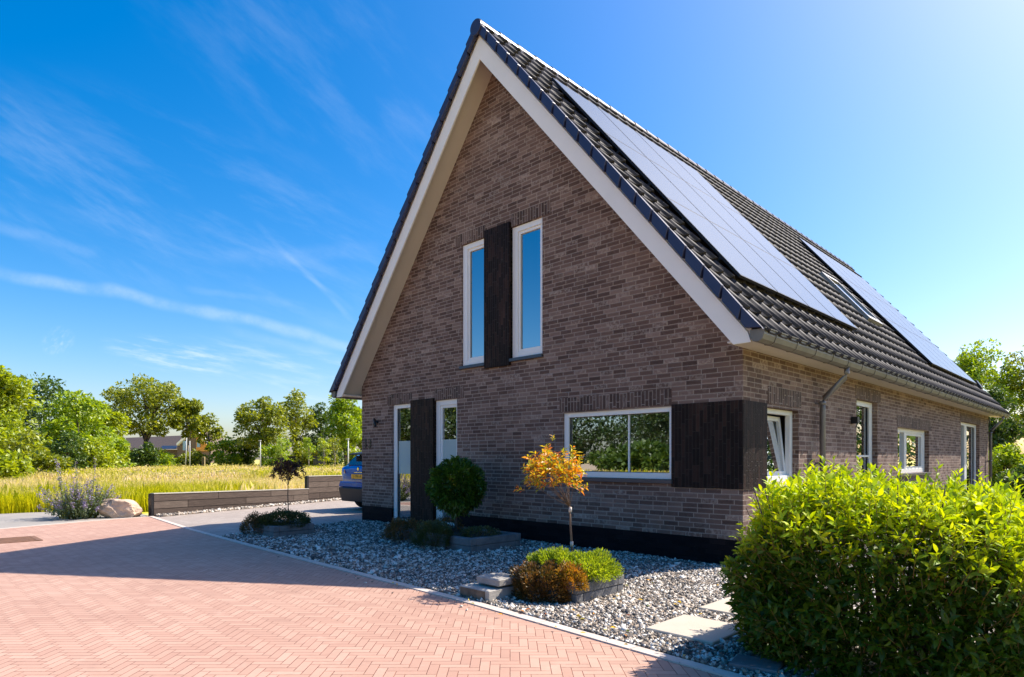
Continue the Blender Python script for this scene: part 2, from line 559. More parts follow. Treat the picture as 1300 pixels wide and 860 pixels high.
def herring_mat(name, cols, joint_c, w=0.0625, n=3, angle=45.0, joint=0.0032, rough=0.8, bumpd=0.004, tone=0.1):
    mt, b, out = new_mat(name)
    t = b.node('ShaderNodeTexCoord')
    mp = b.node('ShaderNodeMapping'); mp.inputs['Rotation'].default_value = (0, 0, R(angle))
    b.l.new(t.outputs['Object'], mp.inputs[0])
    sp = b.node('ShaderNodeSeparateXYZ'); b.l.new(mp.outputs[0], sp.inputs[0])
    X = b.m('DIVIDE', sp.outputs[0], w); Y = b.m('DIVIDE', sp.outputs[1], w)
    i = b.m('FLOOR', X); j = b.m('FLOOR', Y); fx = b.m('FRACT', X); fy = b.m('FRACT', Y)
    mm = b.m('FLOORED_MODULO', b.m('SUBTRACT', i, j), 2.0 * n)
    isV = b.m('GREATER_THAN', mm, n - 0.5)
    q = b.m('SUBTRACT', 2.0 * n - 1, mm)
    along = b.sel(isV, b.m('ADD', mm, fx), b.m('ADD', q, fy))
    across = b.sel(isV, fy, fx)
    idx = b.sel(isV, b.m('SUBTRACT', i, mm), i)
    idy = b.sel(isV, j, b.m('SUBTRACT', j, q))
    ed = b.m('MINIMUM', b.m('MINIMUM', along, b.m('SUBTRACT', float(n), along)), b.m('MINIMUM', across, b.m('SUBTRACT', 1.0, across)))
    ed = b.m('MULTIPLY', ed, w)
    nz = b.noise(t.outputs['Object'], 60, 3)
    ed = b.m('ADD', ed, b.m('MULTIPLY', b.m('SUBTRACT', nz, .5), .003))
    mask = b.smooth(ed, joint * .4, joint, 0, 1)
    rnd = b.white(b.m('ADD', idx, b.m('MULTIPLY', isV, 0.5)), idy)
    big = b.noise(t.outputs['Object'], 0.55, 5, .6)
    med = b.noise(t.outputs['Object'], 30, 4, .7)
    base = b.ramp(b.m('ADD', b.m('MULTIPLY', rnd, 0.28), b.m('ADD', b.m('MULTIPLY', big, .6), b.m('MULTIPLY', med, tone))), cols)
    # joints are sanded: darkness varies from joint to joint
    jv = b.smooth(b.noise(t.outputs['Object'], 9, 3), .35, .65, 0, 1)
    jc = b.mix(jv, joint_c, tuple(x * 2.2 for x in joint_c))
    col = b.mix(mask, jc, base)
    st = b.smooth(b.noise(t.outputs['Object'], 1.3, 6, .7), .52, .72, 0, .22)
    col = b.mix(st, col, b.mix(1.0, col, (0.62, 0.60, 0.60), 'MULTIPLY'))
    sand = b.smooth(b.noise(t.outputs['Object'], 2.1, 6, .75), .55, .75, 0, .35)
    col = b.mix(sand, col, tuple(min(1, x * 1.15 + .05) for x in cols[-1][1]))
    h = b.m('ADD', mask, b.m('MULTIPLY', rnd, .25))
    principled(b, out, col, rough, 0, 0.3, b.bump(h, bumpd, 0.7))
    return mt


red_m = herring_mat('red_clay_pavers', [(0.1, (0.36, 0.20, 0.148)), (0.5, (0.46, 0.28, 0.208)), (0.9, (0.57, 0.37, 0.28))], (0.14, 0.06, 0.04))
grey_m = herring_mat('grey_pavers', [(0.1, (0.27, 0.225, 0.19)), (0.5, (0.36, 0.30, 0.255)), (0.9, (0.44, 0.38, 0.32))], (0.07, 0.06, 0.05), w=0.105, n=2, angle=45)

# --- wood wall planks
mt, b, out = new_mat('concrete_wood_planks')
t = b.node('ShaderNodeTexCoord')
mp = b.node('ShaderNodeMapping'); mp.inputs['Scale'].default_value = (1.5, 1.5, 14)
b.l.new(t.outputs['Object'], mp.inputs[0])
g1 = b.noise(mp.outputs[0], 3, 6, .7)
isl = b.node('ShaderNodeNewGeometry').outputs['Random Per Island']
col = b.ramp(b.m('ADD', b.m('MULTIPLY', g1, .7), b.m('MULTIPLY', isl, .35)), [(0.25, (0.040, 0.028, 0.022)), (0.55, (0.085, 0.062, 0.050)), (0.85, (0.16, 0.125, 0.10))])
principled(b, out, col, .85, 0, .3, b.bump(g1, .006))
plank_m = mt
lit_top_m = simple('wall_lit_top', (0.45, 0.42, 0.36), 0.8, var=.1)  # paler than the planks: the sunlit top edge put into the colour

# --- per-island coloured pebbles
mt, b, out = new_mat('gravel_stone')
isl = b.node('ShaderNodeNewGeometry').outputs['Random Per Island']
t = b.node('ShaderNodeTexCoord')
col = b.ramp(isl, [(0.0, (0.04, 0.036, 0.036)), (0.25, (0.11, 0.095, 0.085)), (0.42, (0.22, 0.18, 0.145)), (0.58, (0.36, 0.27, 0.19)), (0.72, (0.55, 0.48, 0.40)), (1.0, (0.86, 0.82, 0.75))])
col = b.mix(b.smooth(b.noise(t.outputs['Object'], 80, 3), .4, .7, 0, .4), col, (0.2, 0.18, 0.16))
principled(b, out, col, .75, 0, .4)
gravel_m = mt
gravel_base = simple('gravel_bed', (0.10, 0.09, 0.085), 0.95, var=.5, scale=60, bump=.01, bscale=60)


def leaf_mat(name, stops, trans=0.45, rough=0.5, gloss=0.12, blotch=0.3, bscale=2.5, tip=None):
    mt, b, out = new_mat(name)
    geo = b.node('ShaderNodeNewGeometry')
    isl = geo.outputs['Random Per Island']
    t = b.node('ShaderNodeTexCoord')
    nz = b.noise(t.outputs['Object'], bscale, 3, .6)
    f = b.m('ADD', b.m('MULTIPLY', isl, 1 - blotch), b.m('MULTIPLY', b.smooth(nz, .3, .7), blotch))
    col = b.ramp(f, stops)
    if tip is not None:
        at = b.node('ShaderNodeAttribute', attribute_name='t')
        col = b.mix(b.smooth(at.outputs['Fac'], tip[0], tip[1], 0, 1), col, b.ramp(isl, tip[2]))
    df = b.node('ShaderNodeBsdfDiffuse'); b.put(df.inputs[0], col)
    tl = b.node('ShaderNodeBsdfTranslucent'); b.put(tl.inputs[0], b.mix(1.0, col, (1.25, 1.15, 0.6), 'MULTIPLY'))
    mx = b.node('ShaderNodeMixShader'); mx.inputs[0].default_value = trans
    b.l.new(df.outputs[0], mx.inputs[1]); b.l.new(tl.outputs[0], mx.inputs[2])
    gl = b.node('ShaderNodeBsdfGlossy'); gl.inputs['Roughness'].default_value = rough
    b.put(gl.inputs[0], (1, 1, 1))
    m2 = b.node('ShaderNodeMixShader'); m2.inputs[0].default_value = gloss * .4
    b.l.new(mx.outputs[0], m2.inputs[1]); b.l.new(gl.outputs[0], m2.inputs[2])
    b.l.new(m2.outputs[0], out.inputs[0])
    return mt


LF = {
    'dark': leaf_mat('leaf_dark_green', [(0, (0.03, 0.07, 0.008)), (.5, (0.07, 0.14, 0.014)), (1, (0.18, 0.26, 0.025))], .4),
    'olive': leaf_mat('leaf_olive', [(0, (0.10, 0.15, 0.008)), (.5, (0.24, 0.29, 0.010)), (1, (0.44, 0.46, 0.016))], .5),
    'bright': leaf_mat('leaf_bright', [(0, (0.11, 0.21, 0.006)), (.5, (0.27, 0.40, 0.008)), (1, (0.48, 0.56, 0.012))], .5),
    'yellow': leaf_mat('leaf_yellow_green', [(0, (0.15, 0.21, 0.006)), (.5, (0.33, 0.42, 0.008)), (1, (0.54, 0.60, 0.012))], .5),
    'shaded': leaf_mat('leaf_dark_green_shaded', [(0, (0.012, 0.035, 0.006)), (.5, (0.03, 0.07, 0.010)), (1, (0.08, 0.13, 0.02))], .3),  # darkened copy of the dark leaf: shade painted in for mirrored trees
    'gold': leaf_mat('leaf_gold', [(0, (0.30, 0.26, 0.01)), (1, (0.7, 0.58, 0.02))], .5),
}
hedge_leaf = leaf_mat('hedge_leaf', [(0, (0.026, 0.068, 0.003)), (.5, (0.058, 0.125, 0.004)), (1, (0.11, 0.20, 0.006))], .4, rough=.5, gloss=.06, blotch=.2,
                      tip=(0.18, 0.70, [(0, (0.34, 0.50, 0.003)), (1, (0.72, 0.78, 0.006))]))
bay_leaf = leaf_mat('bay_leaf', [(0, (0.016, 0.05, 0.006)), (.5, (0.055, 0.14, 0.012)), (1, (0.16, 0.30, 0.025))], .35, rough=.4, gloss=.12)
orange_leaf = leaf_mat('orange_leaf', [(0, (0.16, 0.26, 0.02)), (.25, (0.42, 0.42, 0.02)), (.5, (0.78, 0.52, 0.012)), (.75, (0.78, 0.30, 0.015)), (1, (0.60, 0.08, 0.02))], .5, rough=.4, gloss=.15, blotch=.15)
purple_leaf = leaf_mat('purple_leaf', [(0, (0.05, 0.03, 0.02)), (.5, (0.11, 0.045, 0.035)), (.9, (0.20, 0.08, 0.04)), (1, (0.22, 0.16, 0.05))], .4)
rusty_shrub = leaf_mat('rusty_shrub_leaf', [(0, (0.04, 0.05, 0.012)), (.4, (0.13, 0.08, 0.02)), (.75, (0.26, 0.12, 0.03)), (1, (0.40, 0.22, 0.04))], .35, blotch=.4, bscale=5)
amber_shrub = leaf_mat('amber_shrub_leaf', [(0, (0.20, 0.16, 0.012)), (.5, (0.42, 0.24, 0.02)), (1, (0.55, 0.16, 0.02))], .4)
moss_shrub = leaf_mat('moss_shrub_leaf', [(0, (0.03, 0.045, 0.01)), (.5, (0.07, 0.09, 0.018)), (1, (0.14, 0.13, 0.03))], .35, blotch=.4, bscale=6)
lime_shrub = leaf_mat('lime_leaf', [(0, (0.14, 0.22, 0.01)), (.5, (0.34, 0.46, 0.02)), (1, (0.56, 0.62, 0.03))], .45)
violet_m = leaf_mat('violet_flower', [(0, (0.16, 0.13, 0.45)), (1, (0.34, 0.30, 0.62))], .3)
salvia_leaf = leaf_mat('salvia_leaf', [(0, (0.08, 0.13, 0.06)), (1, (0.22, 0.28, 0.13))], .3)
salvia_flower = leaf_mat('salvia_flower', [(0, (0.16, 0.12, 0.30)), (1, (0.38, 0.30, 0.50))], .3)
straw = [(0, (0.50, 0.34, 0.14)), (.5, (0.62, 0.44, 0.20)), (1, (0.72, 0.50, 0.30))]


def meadow_mat(name, ground):
    mt, b, out = new_mat(name)
    geo = b.node('ShaderNodeNewGeometry')
    isl = geo.outputs['Random Per Island']
    pos = geo.outputs['Position']
    mp = b.node('ShaderNodeMapping'); mp.inputs['Scale'].default_value = (1, 1, 0)
    b.l.new(pos, mp.inputs[0])
    n1 = b.noise(mp.outputs[0], 0.09, 4, .6)
    n2 = b.noise(mp.outputs[0], 0.35, 4, .6)
    f = b.m('ADD', b.m('MULTIPLY', n1, .6), b.m('MULTIPLY', n2, .4))
    green = b.ramp(isl, [(0, (0.28, 0.30, 0.008)), (.5, (0.54, 0.52, 0.010)), (1, (0.82, 0.72, 0.015))])
    gold = b.ramp(isl, [(0, (0.56, 0.50, 0.06)), (.35, (0.78, 0.65, 0.18)), (.75, (0.86, 0.69, 0.36)), (1, (0.88, 0.68, 0.50))])
    col = b.mix(b.smooth(f, .42, .54), green, gold)
    if not ground:
        at = b.node('ShaderNodeAttribute', attribute_name='t')
        col = b.mix(b.smooth(at.outputs['Fac'], 0.1, 0.5, 0.35, 0), col, (0.34, 0.36, 0.010))
        df = b.node('ShaderNodeBsdfDiffuse'); b.put(df.inputs[0], col)
        tl = b.node('ShaderNodeBsdfTranslucent'); b.put(tl.inputs[0], col)
        mx = b.node('ShaderNodeMixShader'); mx.inputs[0].default_value = .5
        b.l.new(df.outputs[0], mx.inputs[1]); b.l.new(tl.outputs[0], mx.inputs[2]); b.l.new(mx.outputs[0], out.inputs[0])
    else:
        n3 = b.noise(pos, 6, 5, .7)
        col = b.mix(b.smooth(n3, .3, .7, 0, .6), col, (0.14, 0.12, 0.03))
        principled(b, out, col, .95, 0, .1)
    return mt


meadow_g = meadow_mat('meadow_ground', True)
meadow_b = meadow_mat('meadow_blades', False)
sand_m = simple('dry_sand', (0.55, 0.42, 0.28), 0.95, var=.12, scale=.5)

# ------------------------------------------------------------------ ground
W, L = 8.284, 16.96


def sheet(name, pts, z, mat, label=None):
    me = bpy.data.meshes.new(name)
    me.from_pydata([(x, y, z) for x, y in pts], [], [tuple(range(len(pts)))])
    bm = bmesh.new(); bm.from_mesh(me)
    bmesh.ops.triangulate(bm, faces=bm.faces)
    for f in bm.faces:
        if f.normal.z < 0: f.normal_flip()
    bm.to_mesh(me); bm.free()
    o = link(name, me, mat)
    o['kind'] = 'structure'
    return o


KERB = [(-12.42, -2.86), (-9.07, -3.15), (-6.9, -3.25), (-3.9, -3.37), (-0.9, -3.46), (0.9, -3.60), (2.6, -3.72), (9.0, -4.1)]
WALL = [(-12.40, -2.80), (-14.37, 1.95), (-15.52, 4.75), (-18.6, 12.2)]
# meadow terrain reaching the horizon
sheet('ground', [(-1500, -1500), (1500, -1500), (1500, 1500), (-1500, 1500)], -0.05, meadow_g)
sheet('red_paving', KERB + [(9.0, -30), (-10.4, -30), (-11.0, -9.0), (-11.55, -5.6), (-12.06, -4.28)], 0.0, red_m)
sheet('driveway', WALL + [(-18.6, 24), (-8.0, 24), (-8.25, 0.1), (-7.55, -3.19)] + [(-9.07, -3.12), (-12.38, -2.84)], -0.004, grey_m)
sheet('path', [(-12.06, -4.28), (-11.55, -5.6), (-11.0, -9.0), (-10.4, -30), (-14.8, -30), (-15.9, -8), (-15.75, -4.6), (-15.5, -3.5), (-14.4, -2.75), (-12.42, -2.82)], -0.008, asphalt)
GR = [(-7.5, -3.2), (-6.9, -3.22), (-3.9, -3.34), (-0.9, -3.43), (0.9, -3.57), (2.6, -3.70), (4.6, -3.8), (4.6, 17.5), (0.02, 17.5), (-0.05, 0.05), (-8.25, 0.05), (-8.28, 0.1)]
sheet('gravel_bed', GR, -0.012, gravel_base)


def strip(name, line, half, z0, z1, mat):
    mb = MB()
    pts = [Vector((p[0], p[1])) for p in line]
    nrm = []
    for i in range(len(pts)):
        d = (pts[min(i + 1, len(pts) - 1)] - pts[max(i - 1, 0)]).normalized()
        nrm.append(Vector((-d.y, d.x)))
    for i in range(len(pts) - 1):
        a, c = pts[i], pts[i + 1]
        na, nc = nrm[i] * half, nrm[i + 1] * half
        q = [(a.x - na.x, a.y - na.y), (c.x - nc.x, c.y - nc.y), (c.x + nc.x, c.y + nc.y), (a.x + na.x, a.y + na.y)]
        mb.hexa([(x, y, z0) for x, y in q], [(x, y, z1) for x, y in q])
    o = mb.build(name, mat)
    return o


# kerb: separate one-metre lengths with fine gaps read as joints
kl = []
for i in range(len(KERB) - 1):
    a, c = Vector(KERB[i]), Vector(KERB[i + 1])
    n_ = max(1, round((c - a).length / 1.0))
    for k in range(n_):
        kl.append((a.lerp(c, k / n_), a.lerp(c, (k + 1) / n_)))
mb = MB()
for a, c in kl:
    d = (c - a).normalized(); nn = Vector((-d.y, d.x)) * 0.045
    a2, c2 = a + d * 0.003, c - d * 0.003
    q = [a2 - nn, c2 - nn, c2 + nn, a2 + nn]
    mb.hexa([(p.x, p.y, -0.05) for p in q], [(p.x, p.y, 0.010) for p in q])
tag(mb.build('kerb', kerb_m), kind='structure')
# thin kerb between red paving and the grey path
ed = [(-12.42, -2.9), (-12.06, -4.28), (-11.55, -5.6), (-11.0, -9.0), (-10.4, -30)]
tag(strip('path_edge', ed, 0.04, -0.05, 0.007, kerb_m), kind='structure')
# low sandy mound across the street (seen mirrored in the wide window)
mb = MB()
NN = 28
vs, fs = [], []
for i in range(NN + 1):
    for j in range(NN + 1):
        x = -58 + 30 * i / NN; y = -66 + 40 * j / NN
        u_ = i / NN * 2 - 1; v_ = j / NN * 2 - 1
        h = max(0, 1 - u_ * u_) * max(0, 1 - v_ * v_)
        vs.append((x, y, -0.1 + 0.75 * h ** .6 + 0.15 * math.sin(x * .7) * math.cos(y * .6) * h))
for i in range(NN):
    for j in range(NN):
        a = i * (NN + 1) + j
        fs.append((a, a + 1, a + NN + 2, a + NN + 1))
mb.add(vs, fs, 0, True)
tag(mb.build('sand_mound', sand_m), kind='structure')

# ------------------------------------------------------------------ house
house = thing('brick_house', 'brown brick house with a steep dark tiled roof and solar panels', 'house', (0, 0, 0))
AX = -W / 2
TW = 0.11   # outer leaf thickness


def soff(x):
    return 7.865 - 1.22 * abs(x - AX)


def tilez(x):
    return 8.22 - 1.216 * abs(x - AX)


def wall_mesh(name, u0, u1, z0, top, openings, P, parent, mat, extra=()):
    """wall leaf with real openings; P(u, depth, z) -> world"""
    cuts = sorted(set([u0, u1] + [o[0] for o in openings] + [o[1] for o in openings] + list(extra)))
    mb = MB()
    for a, c in zip(cuts[:-1], cuts[1:]):
        mid = (a + c) / 2
        iv = sorted([(o[2], o[3]) for o in openings if o[0] <= mid <= o[1]])
        z = z0
        segs = []
        for lo, hi in iv:
            if lo > z: segs.append((z, z, lo, lo))
            z = hi
        segs.append((z, z, top(a), top(c)))
        for za, zc, ta, tc_ in segs:
            for d in (0.0, TW):
                q = [P(a, d, za), P(c, d, zc), P(c, d, tc_), P(a, d, ta)]
                mb.add(q, [(0, 1, 2, 3)])
    for o in openings:
        a, c, lo, hi = o
        for (p, q) in (((a, lo), (a, hi)), ((a, hi), (c, hi)), ((c, hi), (c, lo)), ((c, lo), (a, lo))):
            mb.add([P(p[0], 0, p[1]), P(q[0], 0, q[1]), P(q[0], TW, q[1]), P(p[0], TW, p[1])], [(0, 1, 2, 3)])
    for u in (u0, u1):
        mb.add([P(u, 0, z0), P(u, 0, top(u)), P(u, TW, top(u)), P(u, TW, z0)], [(0, 1, 2, 3)])
    me = bpy.data.meshes.new(name)
    me.from_pydata(mb.v, [], mb.f)
    me.update()
    return link(name, me, mat, parent)


PF = lambda u, d, z: (u, d, z)             # front gable
PS = lambda u, d, z: (-d, u, z)            # east side wall
PW = lambda u, d, z: (-W + d, u, z)        # west wall
PB = lambda u, d, z: (u, L - d, z)         # back gable

F_open = [(-7.184, -6.52, 0.03, 2.355), (-5.835, -5.203, 0.03, 2.355), (-2.772, -0.946, 1.023, 1.966),
          (-5.081, -4.459, 2.904, 5.013), (-3.861, -3.185, 2.904, 5.013)]
S_open = [(0.66, 1.72, 0.985, 1.945), (4.21, 5.38, 0.03, 2.289), (6.71, 9.25, 1.0, 1.907), (12.75, 15.45, 0.03, 2.282)]
PLZ = 0.319
wall_mesh('wall', -W, 0, PLZ, lambda x: min(soff(x) + .05, 7.9), F_open, PF, house, brick, (AX,))
wall_mesh('wall', TW, L - TW, PLZ, lambda y: 2.72, [(a, c, max(lo, PLZ), hi) for a, c, lo, hi in S_open], PS, house, brick)
wall_mesh('wall', TW, L - TW, PLZ, lambda y: 2.72, [], PW, house, brick)
wall_mesh('wall', -W, 0, PLZ, lambda x: min(soff(x) + .05, 7.9), [], PB, house, brick, (AX,))
# fix for openings that start below the plinth top: the plinth is built in lengths between them
mb = MB()
cuts = [-W, -7.184, -6.52, -5.835, -5.203, 0.0]
for a, c in ((cuts[0], cuts[1]), (cuts[2], cuts[3]), (cuts[4], cuts[5])):
    mb.box(a, c, 0.0, TW, -0.1, PLZ)
for a, c in ((TW, 4.21), (5.38, 12.75), (15.45, L)):
    mb.box(-TW, 0.0, a, c, -0.1, PLZ)
mb.box(-W, -W + TW, TW, L - TW, -0.1, PLZ)
mb.box(-W + TW, -TW, L - TW, L, -0.1, PLZ)
mb.build('plinth', plinth_m, house)

# dark stacked-brick panels
P1 = MB(); P1.box(-6.52, -5.835, -0.045, 0.03, 0.0, 2.40); P1.build('dark_brick_panel', dark_v, house)
P2 = MB(); P2.box(-4.459, -3.861, -0.045, 0.03, 2.80, 5.10); P2.build('dark_brick_panel', dark_v, house)
P3 = MB(); P3.prism([(-0.946, -0.012), (0.012, -0.012), (0.012, 0.66), (0.002, 0.66), (0.002, -0.002), (-0.946, -0.002)], 'z', 0.925, 1.985)
P3.build('dark_brick_panel', dark_v, house)

# soldier courses over the openings
for a, c, z in ((-7.36, -6.53, 2.357), (-5.83, -5.02, 2.357), (-2.83, -0.946, 1.99), (-5.24, -4.47, 5.015), (-3.85, -3.02, 5.015)):
    mb = MB(); mb.box(a, c, -0.006, 0.03, z, z + 0.20); mb.build('lintel', soldier, house)
for a, c, z in ((0.70, 1.80, 1.99), (4.15, 5.55, 2.291), (6.65, 9.4, 1.91), (12.7, 15.6, 2.284)):
    mb = MB(); mb.box(-0.03, 0.006, a, c, z, z + 0.22); mb.build('lintel', soldier, house)


def window(P, a, c, z0, z1, rec, fw=0.07, sash=None, mull=(), sill=True, film_band=None, fr=(1, 1, 1, 1), blind=False, tilt=False, rail=None, sillmat=None):
    """fr = thickness factors left,right,top,bottom; parts: window > frame, pane, sill ..."""
    win = bpy.data.objects.new('window', None)
    win.location = P(a, rec, z0)
    win.parent = house
    S.collection.objects.link(win)

    def bx(mb, ua, uc, da, dc, za, zc):
        p, q = P(ua, da, za), P(uc, dc, zc)
        mb.box(p[0], q[0], p[1], q[1], p[2], q[2])
    l, r, t_, bt = (fw * k for k in fr)
    f = MB()
    D = rec + 0.07
    bx(f, a, a + l, rec, D, z0, z1)
    if r: bx(f, c - r, c, rec, D, z0, z1)
    bx(f, a + l, c - r, rec, D, z1 - t_, z1)
    bx(f, a + l, c - r, rec, D, z0, z0 + bt)
    for mu in mull:
        bx(f, mu[0], mu[1], rec + (mu[2] if len(mu) > 2 else 0.0), D, z0 + bt, z1 - t_)
    if rail:
        bx(f, a + l, c - r, rec + .01, D, rail, rail + .035)
    f.build('frame', white, win, bevel=0.004)
    ia, ic, iz0, iz1 = a + l, c - r, z0 + bt, z1 - t_
    if sash:
        for (sa, sc) in sash:
            s_ = MB()
            w_ = 0.045
            sa2, sc2 = max(sa, ia), min(sc, ic)
            bx(s_, sa2, sa2 + w_, rec + .018, D + .01, iz0, iz1)
            bx(s_, sc2 - w_, sc2, rec + .018, D + .01, iz0, iz1)
            bx(s_, sa2 + w_, sc2 - w_, rec + .018, D + .01, iz1 - w_, iz1)
            bx(s_, sa2 + w_, sc2 - w_, rec + .018, D + .01, iz0, iz0 + w_)
            if not tilt:
                s_.build('sash', white, win, bevel=0.003)
    if tilt:
        # hopper sash leaning inwards at its head
        w_ = 0.06
        ang = 0.11
        def T(u, d, z):
            zz = z - iz0
            return P(u, rec + .05 + d + math.sin(ang) * zz, iz0 + zz * math.cos(ang))
        s_ = MB()
        def tb(ua, uc, za, zc):
            vs = [T(ua, 0, za), T(uc, 0, za), T(uc, .05, za), T(ua, .05, za), T(ua, 0, zc), T(uc, 0, zc), T(uc, .05, zc), T(ua, .05, zc)]
            s_.hexa(vs[:4], vs[4:])
        tb(ia, ia + w_, iz0, iz1 - .01); tb(ic - w_, ic, iz0, iz1 - .01)
        tb(ia + w_, ic - w_, iz0, iz0 + w_); tb(ia + w_, ic - w_, iz1 - .01 - w_, iz1 - .01)
        s_.build('sash', white, win)
        pn = MB()
        pn.add([T(ia + w_, .02, iz0 + w_), T(ic - w_, .02, iz0 + w_), T(ic - w_, .02, iz1 - .07), T(ia + w_, .02, iz1 - .07)], [(0, 1, 2, 3)])
        pn.build('pane', glass, win)
    else:
        pn = MB()
        dd = rec + 0.045
        pn.add([P(ia, dd, iz0), P(ic, dd, iz0), P(ic, dd, iz1), P(ia, dd, iz1)], [(0, 1, 2, 3)])
        pn.build('pane', glass, win)
    g_ = MB()
    for ua, uc, za, zc in ((ia, ia + .008, iz0, iz1), (ic - .008, ic, iz0, iz1), (ia, ic, iz1 - .008, iz1), (ia, ic, iz0, iz0 + .008)):
        bx(g_, ua, uc, rec + .030, rec + .043, za, zc)
    if not sash and not tilt:
        g_.build('gasket', black, win)
    if film_band:
        fb = MB(); dd = rec + .041
        fb.add([P(ia, dd, film_band[0]), P(ic, dd, film_band[0]), P(ic, dd, film_band[1]), P(ia, dd, film_band[1])], [(0, 1, 2, 3)])
        fb.build('frosted_film', film, win)
    if sill:
        sb = MB()
        bx(sb, a - .02, c + .02, -0.045, rec + .02, z0 - .055, z0 - .003)
        sb.build('sill', sillmat or sill_m, win, bevel=.004)
    if blind:
        bl = MB()
        z = iz0 + .02
        while z < iz1 - .03:
            p, q = P(ia, rec + .12, z), P(ic, rec + .145, z + .004)
            bl.box(p[0], q[0], p[1], q[1], p[2], q[2])
            z += .032
        bl.build('blind', blinds_m, win)
    return win


window(PF, -7.184, -6.52, 0.0, 2.355, 0.035, fr=(1.5, .01, 1.1, 1.6), sill=False, film_band=(1.0, 1.64))
window(PF, -5.835, -5.203, 0.0, 2.355, 0.035, fr=(1.6, .5, 1.4, 1.5), sash=[(-5.75, -5.2)], sill=False, film_band=(1.0, 1.64))
window(PF, -2.772, -0.946, 1.023, 1.966, 0.03, fr=(1.25, .8, .95, 1.15), mull=[(-1.66, -1.635, .03)], blind=True)
window(PF, -5.081, -4.459, 2.904, 5.013, 0.03, fr=(1.7, .35, 1.3, 1.3), sash=[(-4.98, -4.44)])
window(PF, -3.861, -3.185, 2.904, 5.013, 0.03, fr=(1.7, .6, 1.3, 1.3), sash=[(-3.76, -3.2)])
window(PS, 0.66, 1.72, 0.985, 1.945, 0.085, fr=(.8, 1.2, .9, 1.1), tilt=True, sillmat=concrete_l)
window(PS, 4.21, 5.38, 0.0, 2.289, 0.085, fr=(1, 2.3, 1.3, 1.2), rail=1.32, sill=False)
window(PS, 6.71, 9.25, 1.0, 1.907, 0.085, fr=(1, 2.2, 1.2, 1.2), mull=[(7.55, 7.72)], sash=[(7.72, 9.1)])
window(PS, 12.75, 15.45, 0.0, 2.282, 0.085, fr=(1, 2.4, 1.2, 1.2), mull=[(13.75, 14.05)], sill=False)

# interior: floors and a partition so that the rooms read behind the glass
mb = MB(); mb.box(-W + TW, -TW, TW, L - TW, -0.06, 0.02); mb.build('ground_floor', int_floor, house)
mb = MB(); mb.box(-W + TW, -TW, TW, L - TW, 2.50, 2.66); mb.build('upper_floor', interior, house)
mb = MB(); mb.box(-W + TW, -TW, 4.0, 4.1, 0.02, 2.5); mb.box(-4.6, -4.5, TW, 4.0, 0.02, 2.5); mb.box(-3.6, -3.5, 4.1, L - TW, 0.02, 2.5); mb.box(-W + 2.4, -2.4, 3.0, 3.1, 2.66, 5.2)
mb.build('partition', interior, house)

# roof
Y0, Y1 = -0.40, 17.42
roof = bpy.data.objects.new('roof', None); roof.parent = house; S.collection.objects.link(roof)
for sg in (1, -1):
    def X_(dx): return AX + sg * dx
    deck = MB()
    # underside follows the sloped soffit, flat boxed eave at its foot
    poly = [(X_(0), 7.865), (X_(4.297), 2.62), (X_(4.432), 2.62), (X_(4.42), tilez(AX + 4.42) - .05), (X_(0), tilez(AX) - .05)]
    deck.prism(poly, 'y', Y0, Y1)
    deck.build('roof_deck', cream, roof)
    so_ = MB(); so_.box(X_(4.142), X_(4.432), -0.40, 17.40, 2.60, 2.618); so_.build('eave_soffit', cream, roof)
    # barge boards front and back
    for ya, yb in ((-0.43, -0.402), (17.422, 17.45)):
        bb = MB()
        bb.prism([(X_(0), 8.03), (X_(4.393), 2.691), (X_(4.433), 2.575), (X_(4.227), 2.573), (X_(0), 7.66)], 'y', ya, yb)
        bb.build('bargeboard', white_board, roof)

# tiles: rows with a rolled profile, every row lapping the one below
NR = 20
DX = 4.57 / NR


def tile_field(sg):
    ys = []
    ya, yb = -0.445, 17.47
    per = 0.3
    prof = [(0.0, 0.0), (0.06, .024), (0.14, .036), (0.22, .024), (0.30, 0.0), (0.36, -.006), (0.65, -.010), (0.94, -.006)]
    n = int(round((yb - ya) / per))
    per = (yb - ya) / n
    for i in range(n):
        for u, h in prof:
            ys.append((ya + (i + u) * per, h))
    ys.append((yb, 0.0))
    m_ = len(ys)
    V, Q = [], []
    yv = np.array([p[0] for p in ys]); hv = np.array([p[1] for p in ys])
    nx, nz = 1.216 / 1.5744, 1 / 1.5744
    for r_ in range(NR):
        x_lo, x_up = (r_ + 1) * DX + .012, r_ * DX
        rings = []
        jit = rng.normal(0, .0015, m_)
        # top edge (tucked), bottom edge raised, bottom lip down
        for dx, lift, hs in ((x_up - .03, 0.000, .9), (x_up + .06, .008, 1), (x_lo, .038, 1), (x_lo, .012, .9)):
            z = 8.22 - 1.216 * dx
            off = lift + hv * hs + (jit if lift > .03 else 0)
            rings.append(np.stack([AX + sg * (dx + nx * off), yv, z + nz * off], 1))
        base = len(V) * 1
        V.append(np.concatenate(rings))
    verts = np.concatenate(V)
    quads = []
    k = np.arange(m_ - 1)
    for r_ in range(NR):
        for g in range(3):
            o = (r_ * 4 + g) * m_
            q = np.stack([o + k, o + k + 1, o + m_ + k + 1, o + m_ + k], 1)
            quads.append(q if sg < 0 else q[:, ::-1])
    me = np_mesh('roof_tiles', verts, quads=np.concatenate(quads))
    a_ = np.ones(len(me.polygons), bool)
    lipmask = np.tile(np.repeat([1, 1, 0], m_ - 1), NR).astype(bool)
    me.polygons.foreach_set('use_smooth', lipmask)
    return link('roof_tiles', me, tile_m, roof)


